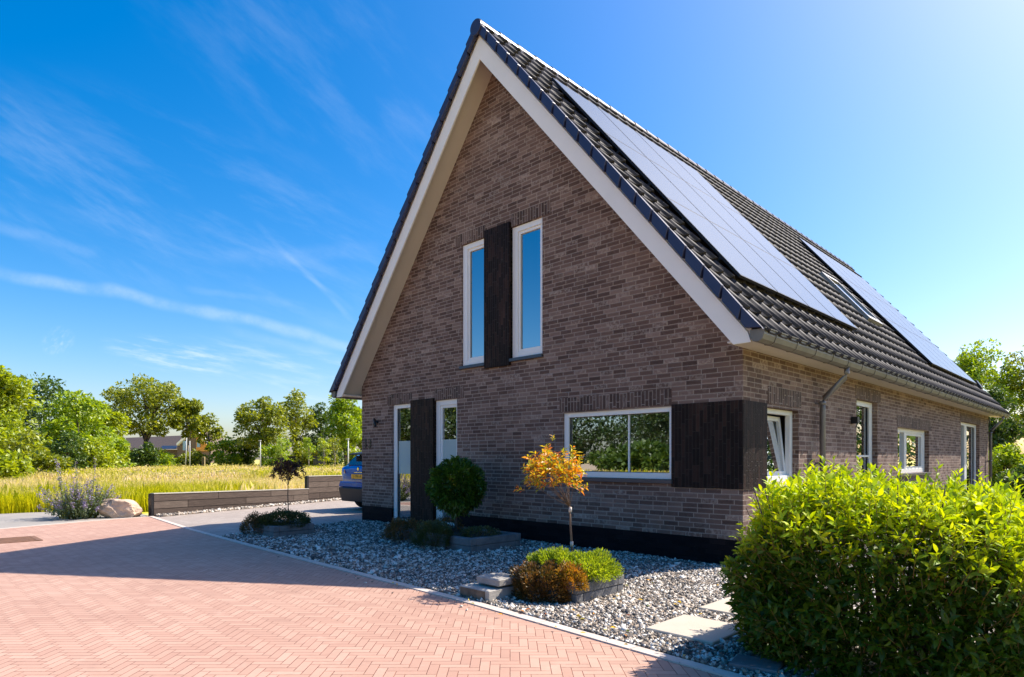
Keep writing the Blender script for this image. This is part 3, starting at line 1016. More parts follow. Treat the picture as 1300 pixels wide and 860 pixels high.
for sg in (1, -1):
    tile_field(sg)
    for (yo, yi, yy) in ((-0.50, -0.44, 0), (17.46, 17.52, 1)):
        vb = MB()
        for r_ in range(NR):
            xa, xb = r_ * DX, (r_ + 1) * DX + .012
            za, zb = 8.22 - 1.216 * xa, 8.22 - 1.216 * xb
            la, lb = .018, .050
            dp = .145
            sh = 0.0
            xa += .004
            if r_ == NR - 1:
                q = [(AX + sg * xa, za - dp), (AX + sg * 4.40, 8.22 - 1.216 * 4.40 - dp), (AX + sg * 4.58, 2.705), (AX + sg * (xb + .02), zb + lb * .6), (AX + sg * (xa + .015), za + la)]
                vb.prism(q, 'y', yo - .012, yi)
                continue
            q = [(AX + sg * xa, za - dp), (AX + sg * (xb - .034), 8.22 - 1.216 * (xb - .034) - dp), (AX + sg * (xb + .004), zb + lb * .8), (AX + sg * (xa + .015), za + la)]
            o1, o2 = (yo + .006, yo - .014) if yo < 0 else (yo, yo)
            ye = (yi, yi, yi, yi) if yo < 0 else (yi + .02, ) * 4
            oo = (o1, o2, o2, o1)
            vb.add([(p[0], oo[i_], p[1]) for i_, p in enumerate(q)] + [(p[0], ye[i_], p[1]) for i_, p in enumerate(q)],
                   [(0, 1, 2, 3), (7, 6, 5, 4), (0, 4, 5, 1), (1, 5, 6, 2), (2, 6, 7, 3), (3, 7, 4, 0)])
        vb.build('verge', verge_m, roof, bevel=.004)
# ridge: overlapping half-round caps
rb = MB()
n_r = 42
for i in range(n_r):
    ya = -0.50 + i * (18.04 / n_r); yb = ya + 18.04 / n_r + .03
    vs, fs = [], []
    K = 10
    for (yy, rr) in ((ya, .125), (yb, .112)):
        for k in range(K + 1):
            t_ = math.pi * (-0.12 + 1.24 * k / K)
            vs.append((AX + rr * math.cos(t_), yy, 8.135 + rr * math.sin(t_)))
    for k in range(K):
        fs.append((k, k + 1, K + 2 + k, K + 1 + k))
    rb.add(vs, fs, 0, True)
rb.build('ridge_caps', ridge_m, roof)
for yy in (-0.525, 17.545):
    dk = MB()
    vs = [(AX + .125 * math.cos(2 * math.pi * k / 24), yy, 8.125 + .125 * math.sin(2 * math.pi * k / 24)) for k in range(24)]
    dk.prism([(v[0], v[2]) for v in vs], 'y', yy, yy + .03)
    dk.build('ridge_end_disc', verge_m, roof, bevel=.004)

# gutters with brackets, and downpipes
for sg in (1, -1):
    x0 = 4.436
    gm = MB()
    prof = [(x0, 2.70), (x0, 2.615), (x0 + .03, 2.575), (x0 + .09, 2.565), (x0 + .135, 2.59), (x0 + .155, 2.64), (x0 + .158, 2.70), (x0 + .17, 2.70), (x0 + .172, 2.712), (x0 + .148, 2.712), (x0 + .145, 2.645), (x0 + .125, 2.602), (x0 + .09, 2.577), (x0 + .03, 2.587), (x0 + .012, 2.615), (x0 + .012, 2.70)]
    gm.prism([(AX + sg * a_, b_) for a_, b_ in prof], 'y', -0.46, 17.55)
    for yy in (-0.462, 17.548):
        gm.prism([(AX + sg * a_, b_) for a_, b_ in prof[:7]], 'y', yy, yy + .004)
    g_o = gm.build('gutter', zinc, house)
    y = -0.15
    pr2 = [(x0 - .004, 2.715), (x0 - .004, 2.612), (x0 + .028, 2.568), (x0 + .09, 2.556), (x0 + .142, 2.585), (x0 + .162, 2.64), (x0 + .165, 2.715), (x0 + .15, 2.64), (x0 + .13, 2.595), (x0 + .09, 2.57), (x0 + .03, 2.58), (x0 + .005, 2.615)]
    while y < 17.4:
        br = MB(); br.prism([(AX + sg * a_, b_) for a_, b_ in pr2], 'y', y, y + .022); br.build('gutter_bracket', zinc, g_o)
        y += 0.62
for yp, sh in ((2.34, .12), (16.62, .12)):
    dpm = MB()
    dpm.tube([(0.385, yp + sh, 2.59), (0.385, yp + sh, 2.50), (0.36, yp + sh, 2.44), (0.125, yp, 2.16), (0.10, yp, 2.10), (0.10, yp, 2.0), (0.10, yp, 0.0)], .040, 14)
    for z in (2.06, 1.2, 0.4):
        dpm.tube([(0.10, yp, z), (0.10, yp, z + .05)], .045, 14)
        dpm.box(0.0, 0.07, yp - .01, yp + .01, z + .01, z + .04)
    dpm.build('downpipe', pipe_m, house)


# solar panels on the east slope
def roof_pt(dx, y, off):
    nx, nz = 1.216 / 1.5744, 1 / 1.5744
    return (AX + dx + nx * off, y, 8.22 - 1.216 * dx + nz * off)


def solar(y0, dx0, w, dxl):
    o = bpy.data.objects.new('solar_panel', None)
    o.location = roof_pt(dx0 + dxl / 2, y0 + w / 2, .1); o.parent = house
    S.collection.objects.link(o)
    g = .012
    a, c, e0, e1 = y0 + g, y0 + w - g, dx0 + .003, dx0 + dxl - .003
    mb = MB()
    mb.hexa([roof_pt(e0, a, .085), roof_pt(e1, a, .085), roof_pt(e1, c, .085), roof_pt(e0, c, .085)],
            [roof_pt(e0, a, .120), roof_pt(e1, a, .120), roof_pt(e1, c, .120), roof_pt(e0, c, .120)])
    mb.build('frame', panel_f, o)
    mb = MB()
    f = .010
    mb.hexa([roof_pt(e0 + f, a + f, .1185), roof_pt(e1 - f, a + f, .1185), roof_pt(e1 - f, c - f, .1185), roof_pt(e0 + f, c - f, .1185)],
            [roof_pt(e0 + f, a + f, .1215), roof_pt(e1 - f, a + f, .1215), roof_pt(e1 - f, c - f, .1215), roof_pt(e0 + f, c - f, .1215)])
    mb.build('cell_glass', panel_m, o)


for (ys_, nc) in ((0.22, 4), (10.25, 5)):
    for c_ in range(nc):
        for r_ in range(3):
            solar(ys_ + c_ * 1.13, 0.86 + r_ * 1.02, 1.13, 1.02)
    rl = MB()
    for r_ in range(3):
        for k in (.25, .75):
            dx = 0.86 + (r_ + k) * 1.02
            rl.hexa([roof_pt(dx, ys_, .03), roof_pt(dx + .025, ys_, .03), roof_pt(dx + .025, ys_ + nc * 1.13, .03), roof_pt(dx, ys_ + nc * 1.13, .03)],
                    [roof_pt(dx, ys_, .084), roof_pt(dx + .025, ys_, .084), roof_pt(dx + .025, ys_ + nc * 1.13, .084), roof_pt(dx, ys_ + nc * 1.13, .084)])
    rl.build('panel_rails', panel_f, house)
# roof window
rw = bpy.data.objects.new('roof_window', None); rw.parent = house; rw.location = roof_pt(2.8, 8.3, .05); S.collection.objects.link(rw)
mb = MB()
for (e0, e1, a, c) in ((2.3, 2.37, 7.75, 8.75), (3.2, 3.28, 7.75, 8.75), (2.37, 3.2, 7.75, 7.83), (2.37, 3.2, 8.67, 8.75)):
    mb.hexa([roof_pt(e0, a, 0), roof_pt(e1, a, 0), roof_pt(e1, c, 0), roof_pt(e0, c, 0)], [roof_pt(e0, a, .12), roof_pt(e1, a, .12), roof_pt(e1, c, .12), roof_pt(e0, c, .12)])
mb.build('frame', simple('roof_window_frame', (.3, .29, .28), .4, metal=.4), rw)
mb = MB()
mb.hexa([roof_pt(2.37, 7.83, .07), roof_pt(3.2, 7.83, .07), roof_pt(3.2, 8.67, .07), roof_pt(2.37, 8.67, .07)], [roof_pt(2.37, 7.83, .09), roof_pt(3.2, 7.83, .09), roof_pt(3.2, 8.67, .09), roof_pt(2.37, 8.67, .09)])
mb.build('pane', simple('roof_window_glass', (.04, .05, .06), .08, spec=.9, coat=.8), rw)
mb = MB()
mb.hexa([roof_pt(3.75, 16.6, .02), roof_pt(3.95, 16.6, .02), roof_pt(3.95, 16.9, .02), roof_pt(3.75, 16.9, .02)], [roof_pt(3.78, 16.6, .14), roof_pt(3.95, 16.6, .10), roof_pt(3.95, 16.9, .10), roof_pt(3.78, 16.9, .14)])
mb.build('roof_vent', black, house)

# wall lights, house number
mb = MB(); mb.box(0.0, 0.10, 3.92, 4.02, 1.86, 1.97); mb.build('wall_light', black, house, bevel=.003)
wl = MB()
wl.tube([(-7.70, -0.005, 2.04), (-7.70, -0.03, 2.04)], .03, 12)
wl.tube([(-7.74, -0.05, 2.10), (-7.62, -0.11, 1.95)], .028, 12)
wl.tube([(-7.70, -0.02, 2.04), (-7.69, -0.07, 2.04)], .012, 8)
wl.build('wall_light', black, house)
text_part('house_number', '13', 0.26, black, house, (-8.05, -0.012, 1.52), (R(90), 0, 0), .006)

# ------------------------------------------------------------------ low plank wall along the driveway
lw = thing('plank_wall', 'low dark brown wall of stacked planks beside the driveway, stepping up near the car', 'wall', (-14, 1, 0))


def planks(a, c, ztop_a, ztop_c, rows, name, th=.09):
    a, c = Vector(a), Vector(c)
    d = (c - a).normalized(); n = Vector((-d.y, d.x)) * th
    Ln = (c - a).length
    mb = MB()
    for r_ in range(rows):
        x = 0.0
        stag = [0, .9, .45, 1.3][r_ % 4]
        while x < Ln - .01:
            e = min(Ln, x + (1.8 if x > 0 else 1.8 - stag))
            p, q = a + d * (x + .006), a + d * (e - .006)
            za = lambda t: ztop_a + (ztop_c - ztop_a) * t / Ln
            z1a, z1c = za(x) - r_ * .17 - .004, za(e) - r_ * .17 - .004
            jx = random.uniform(0, .006)
            pts = [p - n * jx, q - n * jx, q + n, p + n]
            mb.hexa([(pt.x, pt.y, z) for pt, z in zip(pts, (z1a - .156, z1c - .156, z1c - .156, z1a - .156))],
                    [(pt.x, pt.y, z) for pt, z in zip(pts, (z1a, z1c, z1c, z1a))])
            x = e
    mb.build(name, plank_m, lw)
    bk = MB()
    pts = [a + n * .35, c + n * .35, c + n * .65, a + n * .65]
    bk.hexa([(pt.x, pt.y, -.02) for pt in pts], [(pt.x, pt.y, z - .01) for pt, z in zip(pts, (ztop_a, ztop_c, ztop_c, ztop_a))])
    bk.build('wall_core', black, lw)
    cp = MB()
    pts = [a - n * .15 - d * .01, c - n * .15, c + n * 1.1, a + n * 1.1 - d * .01]
    cp.hexa([(pt.x, pt.y, z) for pt, z in zip(pts, (ztop_a, ztop_c, ztop_c, ztop_a))], [(pt.x, pt.y, z + .02) for pt, z in zip(pts, (ztop_a, ztop_c, ztop_c, ztop_a))])
    cp.build('cap', lit_top_m, lw)  # thin strip along the wall top, coloured pale to look sunlit


planks(WALL[0], WALL[1], .50, .39, 3, 'plank_panel')
planks(WALL[1], WALL[2], .765, .74, 5, 'plank_panel')
planks(WALL[2], WALL[3], .74, .74, 5, 'plank_panel')
d = (Vector(WALL[1]) - Vector(WALL[0])).normalized()
for i, (p, h) in enumerate(((WALL[0], .51), (WALL[1], .775))):
    q = Vector(p) - d * .06
    n = Vector((-d.y, d.x))
    pts = [q, q + d * .055, q + d * .055 + n * .1, q + n * .1]
    MB().hexa([(v.x, v.y, 0) for v in pts], [(v.x, v.y, h) for v in pts]).build('end_post', black, lw)

# ------------------------------------------------------------------ gravel pebbles


def in_poly(x, y, poly):
    inside = np.zeros(len(x), bool)
    n = len(poly)
    for i in range(n):
        x1, y1 = poly[i]; x2, y2 = poly[(i + 1) % n]
        if y1 == y2: continue
        c = ((y1 > y) != (y2 > y)) & (x < (x2 - x1) * (y - y1) / (y2 - y1) + x1)
        inside ^= c
    return inside


def rot_mats(n):
    q = rng.normal(size=(n, 4)); q /= np.linalg.norm(q, axis=1)[:, None]
    w, x, y, z = q.T
    return np.stack([np.stack([1 - 2 * (y * y + z * z), 2 * (x * y - z * w), 2 * (x * z + y * w)], 1),
                     np.stack([2 * (x * y + z * w), 1 - 2 * (x * x + z * z), 2 * (y * z - x * w)], 1),
                     np.stack([2 * (x * z - y * w), 2 * (y * z + x * w), 1 - 2 * (x * x + y * y)], 1)], 1)


def pebbles(px, py, pz, size):
    n = len(px)
    cube = np.array([(-1, -1, -1), (1, -1, -1), (1, 1, -1), (-1, 1, -1), (-1, -1, 1), (1, -1, 1), (1, 1, 1), (-1, 1, 1)], float) * .5
    V = cube[None] + rng.uniform(-.22, .22, (n, 8, 3))
    V *= rng.uniform(.65, 1.25, (n, 1, 3)) * np.array([1, .85, .6])
    V = np.einsum('nij,nkj->nki', rot_mats(n), V) * size[:, None, None]
    V += np.stack([px, py, pz], 1)[:, None, :]
    Q = np.array([(0, 3, 2, 1), (4, 5, 6, 7), (0, 1, 5, 4), (1, 2, 6, 5), (2, 3, 7, 6), (3, 0, 4, 7)])
    Qs = (np.arange(n) * 8)[:, None, None] + Q[None]
    return V.reshape(-1, 3), Qs.reshape(-1, 4)


def scatter(x0, x1, y0, y1, sp):
    nx, ny = int((x1 - x0) / sp), int((y1 - y0) / sp)
    gx, gy = np.meshgrid(np.arange(nx), np.arange(ny))
    gx = x0 + (gx.ravel() + rng.uniform(0, 1, nx * ny)) * sp
    gy = y0 + (gy.ravel() + rng.uniform(0, 1, nx * ny)) * sp
    return gx, gy


PV, PQ, off = [], [], 0
xs_ = rng.uniform(-5, 2.4, 34); ys_ = -3.50 - .02 * xs_ - rng.exponential(.10, 34)
v_, q_ = pebbles(xs_, ys_, np.full(34, .006), .014 * rng.lognormal(0, .3, 34))
PV.append(v_); PQ.append(q_ + off); off += len(v_)
BED = [(-7.5, -3.16), (-6.9, -3.19), (-3.9, -3.31), (-0.9, -3.40), (0.9, -3.54), (2.6, -3.66), (4.2, -3.75), (4.2, 0.6), (0.02, 0.6), (0.02, -0.03), (-8.22, -0.03)]
for (x0, x1, y0, y1, sp, sz) in ((-2.6, 4.2, -3.8, 0.6, .0165, .0205), (-8.3, -2.6, -3.5, 0.0, .024, .027)):
    gx, gy = scatter(x0, x1, y0, y1, sp)
    k = in_poly(gx, gy, BED)
    for (a_, c_, e_, f_) in ((.71, 1.27, -3.20, -2.61), (.67, 1.23, -2.33, -1.73)):
        k &= ~((gx > a_) & (gx < c_) & (gy > e_) & (gy < f_))
    gx, gy = gx[k], gy[k]
    n = len(gx)
    sizes = sz * rng.lognormal(0, .28, n)
    z = .0 + rng.uniform(0, .016, n) + .006 * np.sin(gx * 3.1) * np.cos(gy * 2.3)
    v_, q_ = pebbles(gx, gy, z, sizes)
    PV.append(v_); PQ.append(q_ + off); off += len(v_)
me = np_mesh('gravel', np.concatenate(PV), quads=np.concatenate(PQ))
tag(link('gravel', me, gravel_m), 'grey and white crushed gravel bed in front of the house', 'gravel', kind='stuff')
# narrow gravel strip at the foot of the plank wall
a, c = Vector(WALL[0]), Vector(WALL[2])
n = 7000
tt = rng.uniform(0, 1, n); dd = rng.uniform(.02, .24, n)
dv = (c - a).normalized(); nv = Vector((dv.y, -dv.x))
px = a.x + (c.x - a.x) * tt + nv.x * dd; py = a.y + (c.y - a.y) * tt + nv.y * dd
v_, q_ = pebbles(px, py, rng.uniform(.002, .02, n), .038 * rng.lognormal(0, .25, n))
tag(link('gravel_strip', np_mesh('gravel_strip', v_, quads=q_), gravel_m), 'narrow strip of pale gravel along the foot of the plank wall', 'gravel', kind='stuff')

# ------------------------------------------------------------------ stepping slabs, blocks, drain


def boxthing(name, label, cat, mat, x0, x1, y0, y1, z0, z1, rz=0.0, bevel=.005, group=None):
    mb = MB()
    cx_, cy_ = (x0 + x1) / 2, (y0 + y1) / 2
    mb.box(x0, x1, y0, y1, z0, z1)
    o = mb.build(name, mat, None, bevel, (cx_, cy_, z0))
    o.rotation_euler = (0, 0, rz)
    return tag(o, label, cat, group)


boxthing('stepping_slab', 'square cream paving slab in the gravel, nearest the brick street', 'paving slab', slab_m, .72, 1.26, -3.19, -2.62, -.01, .035, 0.0, .006, 'cream stepping slabs in the gravel')
boxthing('stepping_slab', 'square cream paving slab in the gravel, half hidden behind the big hedge shrub', 'paving slab', slab_m, .68, 1.22, -2.32, -1.74, -.01, .035, 0.0, .006, 'cream stepping slabs in the gravel')
boxthing('stepping_slab', 'small dark grey stone lying between kerb and hedge shrub foot', 'stone slab', planter_m, 1.52, 1.80, -3.52, -3.30, -.01, .04, 0.2)

bt = thing('garden_blocks', 'low pair of stacked pale concrete blocks with a dark slot beside the kerb', 'garden block', (-.95, -3.15, 0))
mb = MB(); mb.box(-1.20, -.80, -3.36, -2.98, 0.0, .105); mb.build('lower_block', block_m, bt, .008)
mb = MB(); mb.box(-1.18, -.845, -3.366, -3.361, 0.01, .095); mb.build('rusty_front', block_rust, bt)
mb = MB(); mb.box(-1.10, -.79, -3.24, -2.95, .125, .190); mb.build('upper_block', block_m, bt, .008)
mb = MB(); mb.box(-1.05, -.86, -3.16, -2.99, .105, .125); mb.build('spacer', black, bt)

dr = thing('drain_cover', 'rusty brown drain grate set in the red paving', 'drain cover', (-9.4, -5.7, 0), rz=0)
mb = MB()
mb.box(-9.72, -8.95, -6.05, -5.98, .001, .012); mb.box(-9.72, -8.95, -5.42, -5.35, .001, .012)
mb.box(-9.72, -9.65, -5.98, -5.42, .001, .012); mb.box(-9.02, -8.95, -5.98, -5.42, .001, .012)
mb.build('grate_frame', rust_m, dr)
mb = MB()
for i in range(11):
    mb.box(-9.64 + i * .058, -9.605 + i * .058, -5.98, -5.42, .001, .009)
mb.build('grate_bars', rust_m, dr)


# ------------------------------------------------------------------ foliage tools
def leaves(pos, dirs, size, aspect=.45, fold=.25, t=None, detail=1, droop=.15):
    """pos (n,3), dirs (n,3) growth directions; returns verts, tris, attr"""
    n = len(pos)
    d = dirs / np.maximum(1e-6, np.linalg.norm(dirs, axis=1))[:, None]
    r = rng.normal(size=(n, 3))
    up = np.array([0, 0, 1.0]) + .55 * r
    s = np.cross(d, up); s /= np.maximum(1e-6, np.linalg.norm(s, axis=1))[:, None]
    nn = np.cross(s, d)
    L_ = size[:, None]
    w = L_ * aspect * .5
    if detail == 1:
        b = pos; tip = pos + d * L_ - nn * L_ * droop
        mid = pos + d * L_ * .5
        l = mid + s * w + nn * w * fold; rr = mid - s * w + nn * w * fold
        V = np.stack([b, l, tip, rr], 1).reshape(-1, 3)
        T = (np.arange(n) * 4)[:, None, None] + np.array([(0, 2, 1), (0, 3, 2)])[None]
        k = 4
    else:
        m1 = pos + d * L_ * .33; m2 = pos + d * L_ * .68 - nn * L_ * droop * .4
        tip = pos + d * L_ - nn * L_ * droop * 1.3
        w1 = w; w2 = w * .8
        V = np.stack([pos, m1, m2, tip, m1 + s * w1 + nn * w1 * fold, m2 + s * w2 + nn * w2 * fold, m1 - s * w1 + nn * w1 * fold, m2 - s * w2 + nn * w2 * fold], 1).reshape(-1, 3)
        F = np.array([(0, 1, 4), (0, 6, 1), (1, 2, 5), (1, 5, 4), (1, 6, 7), (1, 7, 2), (2, 3, 5), (2, 7, 3)])
        T = (np.arange(n) * 8)[:, None, None] + F[None]
        k = 8
    a = np.repeat(np.zeros(n) if t is None else t, k)
    return V, T.reshape(-1, 3), a


def merge(parts):
    V, T, A, o = [], [], [], 0
    for v, t, a in parts:
        V.append(v); T.append(t + o); A.append(a); o += len(v)
    return np.concatenate(V), np.concatenate(T), np.concatenate(A)


def crown_mesh(w, h, n_clump, per, leaf, shape='round', seed=0, gap=.35, zc=.5, flat=1.0):
    """crown centred on x,y with its foot at z 0 and its top at h: many leaf clumps, uneven outline"""
    global rng
    keep = rng
    rng = np.random.default_rng(seed)
    cs, rs = [], []
    tries = 0
    while len(cs) < n_clump and tries < n_clump * 60:
        tries += 1
        p = rng.uniform(-1, 1, 3)
        rr = np.linalg.norm(p)
        if rr > 1: continue
        if rr < .45 and rng.random() < .65: continue
        z = p[2]
        k = 1.0
        if shape == 'cone': k = 1.0 - .55 * (z + 1) / 2
        if shape == 'dome': k = 1.0 - .25 * max(0, z) ** 2
        if shape == 'open': k = .8 + .3 * math.sin(z * 5 + seed)
        ang = math.atan2(p[1], p[0])
        lob = 1 + .16 * math.sin(3 * ang + seed) * (1 - abs(z)) + .1 * math.sin(5 * ang + seed * 2 + z * 4)
        c = np.array([p[0] * w / 2 * k * lob, p[1] * w / 2 * k * lob, h * (zc + z * (1 - zc) if z > 0 else zc + z * zc)])
        cs.append(c); rs.append(rng.uniform(.6, 1.35))
    parts = []
    base_r = .5 * (w * w * h / n_clump) ** (1 / 3) * (1.25 - gap)
    for c, r_ in zip(cs, rs):
        m_ = int(per * rng.uniform(.6, 1.4))
        q = rng.normal(size=(m_, 3)); q /= np.linalg.norm(q, axis=1)[:, None]
        rad = rng.uniform(.35, 1.0, m_) ** .5
        off = q * rad[:, None] * base_r * r_ * np.array([1.25, 1.25, .75 * flat])
        dirs = q + rng.normal(0, .6, (m_, 3)) + np.array([0, 0, -.1])
        parts.append(leaves(c + off, dirs, leaf * rng.uniform(.6, 1.4, m_), .62, .2, droop=.1))
    V, T, A = merge(parts)
    rng = keep
    return V, T, A, cs


def make_tree(name, label, cat, x, y, crown_w, top, foot, mat, seed, group=None, leaf=.3, clumps=60, per=80, shape='round',
              trunk_r=.14, bark_mat=None, gap=.35, zc=.5, stems=1, flat=1.0, z0=-.05):
    V, T, A, cs = crown_mesh(crown_w, top - foot, clumps, per, leaf, shape, seed, gap, zc, flat)
    t = thing(name, label, cat, (x, y, z0), group)
    me = np_mesh('crown', V, tris=T, attr=A)
    o = link('crown', me, mat, t); o.location = (0, 0, foot)
    mb = MB()
    rs = random.Random(seed)
    cs = sorted(cs, key=lambda c: c[2])
    for s_ in range(stems):
        ax = rs.uniform(-.25, .25) * crown_w * .3 * (stems > 1); ay = rs.uniform(-.25, .25) * crown_w * .3 * (stems > 1)
        hh = foot + (top - foot) * .62
        P_ = [(ax * .3, ay * .3, 0)]
        R_ = [trunk_r * 1.25]
        for k in range(1, 6):
            f = k / 5
            P_.append((ax * (.3 + .7 * f) + rs.uniform(-.06, .06) * hh * .3, ay * (.3 + .7 * f) + rs.uniform(-.06, .06) * hh * .3, hh * f))
            R_.append(trunk_r * (1 - .7 * f))
        mb.tube(P_, R_, 8)
        for c in cs[s_::max(1, len(cs) // (9 if stems == 1 else 6))]:
            f = min(.95, max(.25, (foot + c[2]) / hh * .55))
            i = min(4, int(f * 5)); g = f * 5 - i
            a_ = Vector(P_[i]).lerp(Vector(P_[i + 1]), g)
            e_ = Vector((c[0] * .85, c[1] * .85, foot + c[2]))
            m_ = a_.lerp(e_, .5) + Vector((0, 0, .08 * (e_ - a_).length))
            mb.tube([a_, m_, e_], [trunk_r * .38, trunk_r * .24, trunk_r * .1], 6)
    me = bpy.data.meshes.new('trunk')
    me.from_pydata(mb.v, [], mb.f)
    me.polygons.foreach_set('use_smooth', mb.sm)
    me.update()
    link('trunk', me, bark_mat or bark, t)
    return t


def at(u, D):
    c, s = math.cos(YAW), math.sin(YAW)
    rt = (u - 650) / FPX
    return CX + (-s + c * rt) * D, CY + (c + s * rt) * D


def hz(v, D):
    return CZ + (583.2 - v) / FPX * D


# ------------------------------------------------------------------ hedge shrub in the right foreground
hs = thing('hedge_shrub', 'large leafy shrub with yellow-green top in the right foreground beside the kerb', 'shrub', (2.35, -2.65, 0))


def hedge():
    x0, x1, y0, y1, zt = 1.37, 3.02, -3.50, -1.80, 1.15
    cx_, cy_ = (x0 + x1) / 2, (y0 + y1) / 2
    hw, hd = (x1 - x0) / 2, (y1 - y0) / 2
    tips = []
    n = 5600
    while len(tips) < n:
        # points in a superellipsoid shell
        p = rng.uniform(-1, 1, 3)
        e = (abs(p[0]) ** 3.2 + abs(p[1]) ** 3.2) ** (1 / 3.2)
        zz = (p[2] + 1) / 2
        lim = 1.0 if zz < .7 else math.sqrt(max(0, 1 - ((zz - .7) / .36) ** 2)) * .22 + .78 - .12 * ((zz - .7) / .3)
        lim *= .86 + .14 * min(1, zz / .25)
        if e > lim: continue
        inner = lim - e
        if inner > .42 and zz < .80: continue
        if inner > .15 and rng.random() < .35 and zz < .8: continue
        b = .04 * math.sin(p[0] * 6 + 1) * math.cos(p[2] * 5) + .03 * math.sin(p[1] * 9 + p[2] * 7)
        zz *= 1 - .20 * abs(p[0] + .05) ** 2.6 - .05 * abs(p[1]) ** 2.5 - .05 * math.sin(p[0] * 5 + .5) * .5
        tips.append((p[0] * (1 + b), p[1] * (1 + b), zz, inner))
    T_ = np.array(tips)
    pos = np.stack([cx_ + T_[:, 0] * hw, cy_ + T_[:, 1] * hd, T_[:, 2] * zt * .93], 1)
    top = np.clip((T_[:, 2] + .16 * np.abs(T_[:, 0]) ** 2.5 - .55) / .38, 0, 1)
    outd = np.stack([T_[:, 0], T_[:, 1], np.zeros(len(T_))], 1)
    outd /= np.maximum(.05, np.linalg.norm(outd, axis=1))[:, None]
    axis = outd * (1 - top * .85)[:, None] * .75 + np.array([0, 0, 1.0]) * (.55 + top * .8)[:, None] + rng.normal(0, .28, (len(T_), 3))
    axis /= np.linalg.norm(axis, axis=1)[:, None]
    parts = []
    stems = MB()
    for p, ax, tp, row in zip(pos, axis, top, T_):
        ln = rng.uniform(.06, .13) + (rng.random() < .16) * tp * rng.uniform(.04, .14)
        nl = 6 if ln < .1 else 8
        if ln > .16: nl = 11
        u = np.cross(ax, [.3, .2, .93]); u /= np.linalg.norm(u); v = np.cross(ax, u)
        k = np.arange(nl); ph = k * 2.4 + rng.uniform(0, 6)
        f = (k + .5) / nl
        pp = p + ax * (ln * f)[:, None]
        rad = u * np.cos(ph)[:, None] + v * np.sin(ph)[:, None]
        dd = rad * (1.0 - .55 * f)[:, None] + ax * (.25 + .75 * f)[:, None] + np.array([0, 0, -.05])
        sz = rng.uniform(.046, .076, nl) * rng.choice([.7, 1.0, 1.25]) * (1 - .30 * f ** 3)
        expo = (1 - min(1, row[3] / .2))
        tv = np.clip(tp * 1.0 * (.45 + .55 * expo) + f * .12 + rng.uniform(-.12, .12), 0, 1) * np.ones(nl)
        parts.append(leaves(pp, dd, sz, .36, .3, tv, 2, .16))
        if row[3] < .12 or ln > .16:
            stems.tube([p - ax * .05, p + ax * ln * .95], [.0025, .001], 4, cap=False)
    V, T, A = merge(parts)
    org = np.array([2.35, -2.65, 0])
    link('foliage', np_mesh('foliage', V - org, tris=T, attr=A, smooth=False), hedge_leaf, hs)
    br = MB()
    for i in range(46):
        bx_, by_ = cx_ + rng.uniform(-.5, .5) * hw, cy_ + rng.uniform(-.5, .5) * hd
        ex_, ey_ = cx_ + (bx_ - cx_) * 1.8, cy_ + (by_ - cy_) * 1.8
        br.tube([(bx_, by_, -.02), ((bx_ + ex_) / 2, (by_ + ey_) / 2, .5), (ex_, ey_, rng.uniform(.85, 1.15))], [.012, .008, .003], 6)
    br.build('branches', bark, hs)
    stems.build('shoots', simple('shoot', (.20, .13, .03), .6), hs)


hedge()

# ------------------------------------------------------------------ planters and small trees


def mound(cx_, cy_, cz_, rx, ry, rz_, n, leaf, mat, name, parent, up=.6, seed=1, aspect=.5, power=2.2, sub=None):
    q = rng.normal(size=(n, 3)); q /= np.linalg.norm(q, axis=1)[:, None]
    q[:, 2] = np.abs(q[:, 2]) * 1.0 - .12 * rng.random(n)
    e = (np.abs(q) ** power).sum(1) ** (1 / power)
    rad = (rng.uniform(.55, 1.0, n) ** .5) / e
    bump = 1 + .13 * np.sin(q[:, 0] * 5 + cx_ * 9) * np.cos(q[:, 1] * 6 + cy_ * 7) + .10 * np.sin(q[:, 2] * 9 + q[:, 0] * 11 + cx_ * 5)
    p = np.array([cx_, cy_, cz_]) + q * (rad * bump)[:, None] * np.array([rx, ry, rz_])
    p[:, 2] = np.maximum(p[:, 2], .01)
    d = q + np.array([0, 0, up]) + rng.normal(0, .35, (n, 3))
    V, T, A = leaves(p, d, leaf * rng.uniform(.6, 1.4, n), aspect, .25)
    V = V - np.array(origin_of(parent))
    return link(name, np_mesh(name, V, tris=T, attr=A), mat, parent)


def planter(label, x0, x1, y0, y1, h, course=True):
    t = thing('stone_planter', label, 'planter', ((x0 + x1) / 2, (y0 + y1) / 2, 0))
    th = .10
    for nm, (za, zb, e) in (('lower_course', (0, h * .48, 0)), ('upper_course', (h * .5, h, .006))):
        mb = MB()
        mb.box(x0 - e, x1 + e, y0 - e, y0 + th, za, zb)
        mb.box(x0 - e, x1 + e, y1 - th, y1 + e, za, zb)
        mb.box(x0 - e, x0 + th, y0 + th + .002, y1 - th - .002, za, zb)
        mb.box(x1 - th, x1 + e, y0 + th + .002, y1 - th - .002, za, zb)
        mb.build(nm, planter_m, t, .007)
    mb = MB(); mb.box(x0 + th, x1 - th, y0 + th, y1 - th, 0.0, h - .03); mb.build('soil', soil, t)
    return t


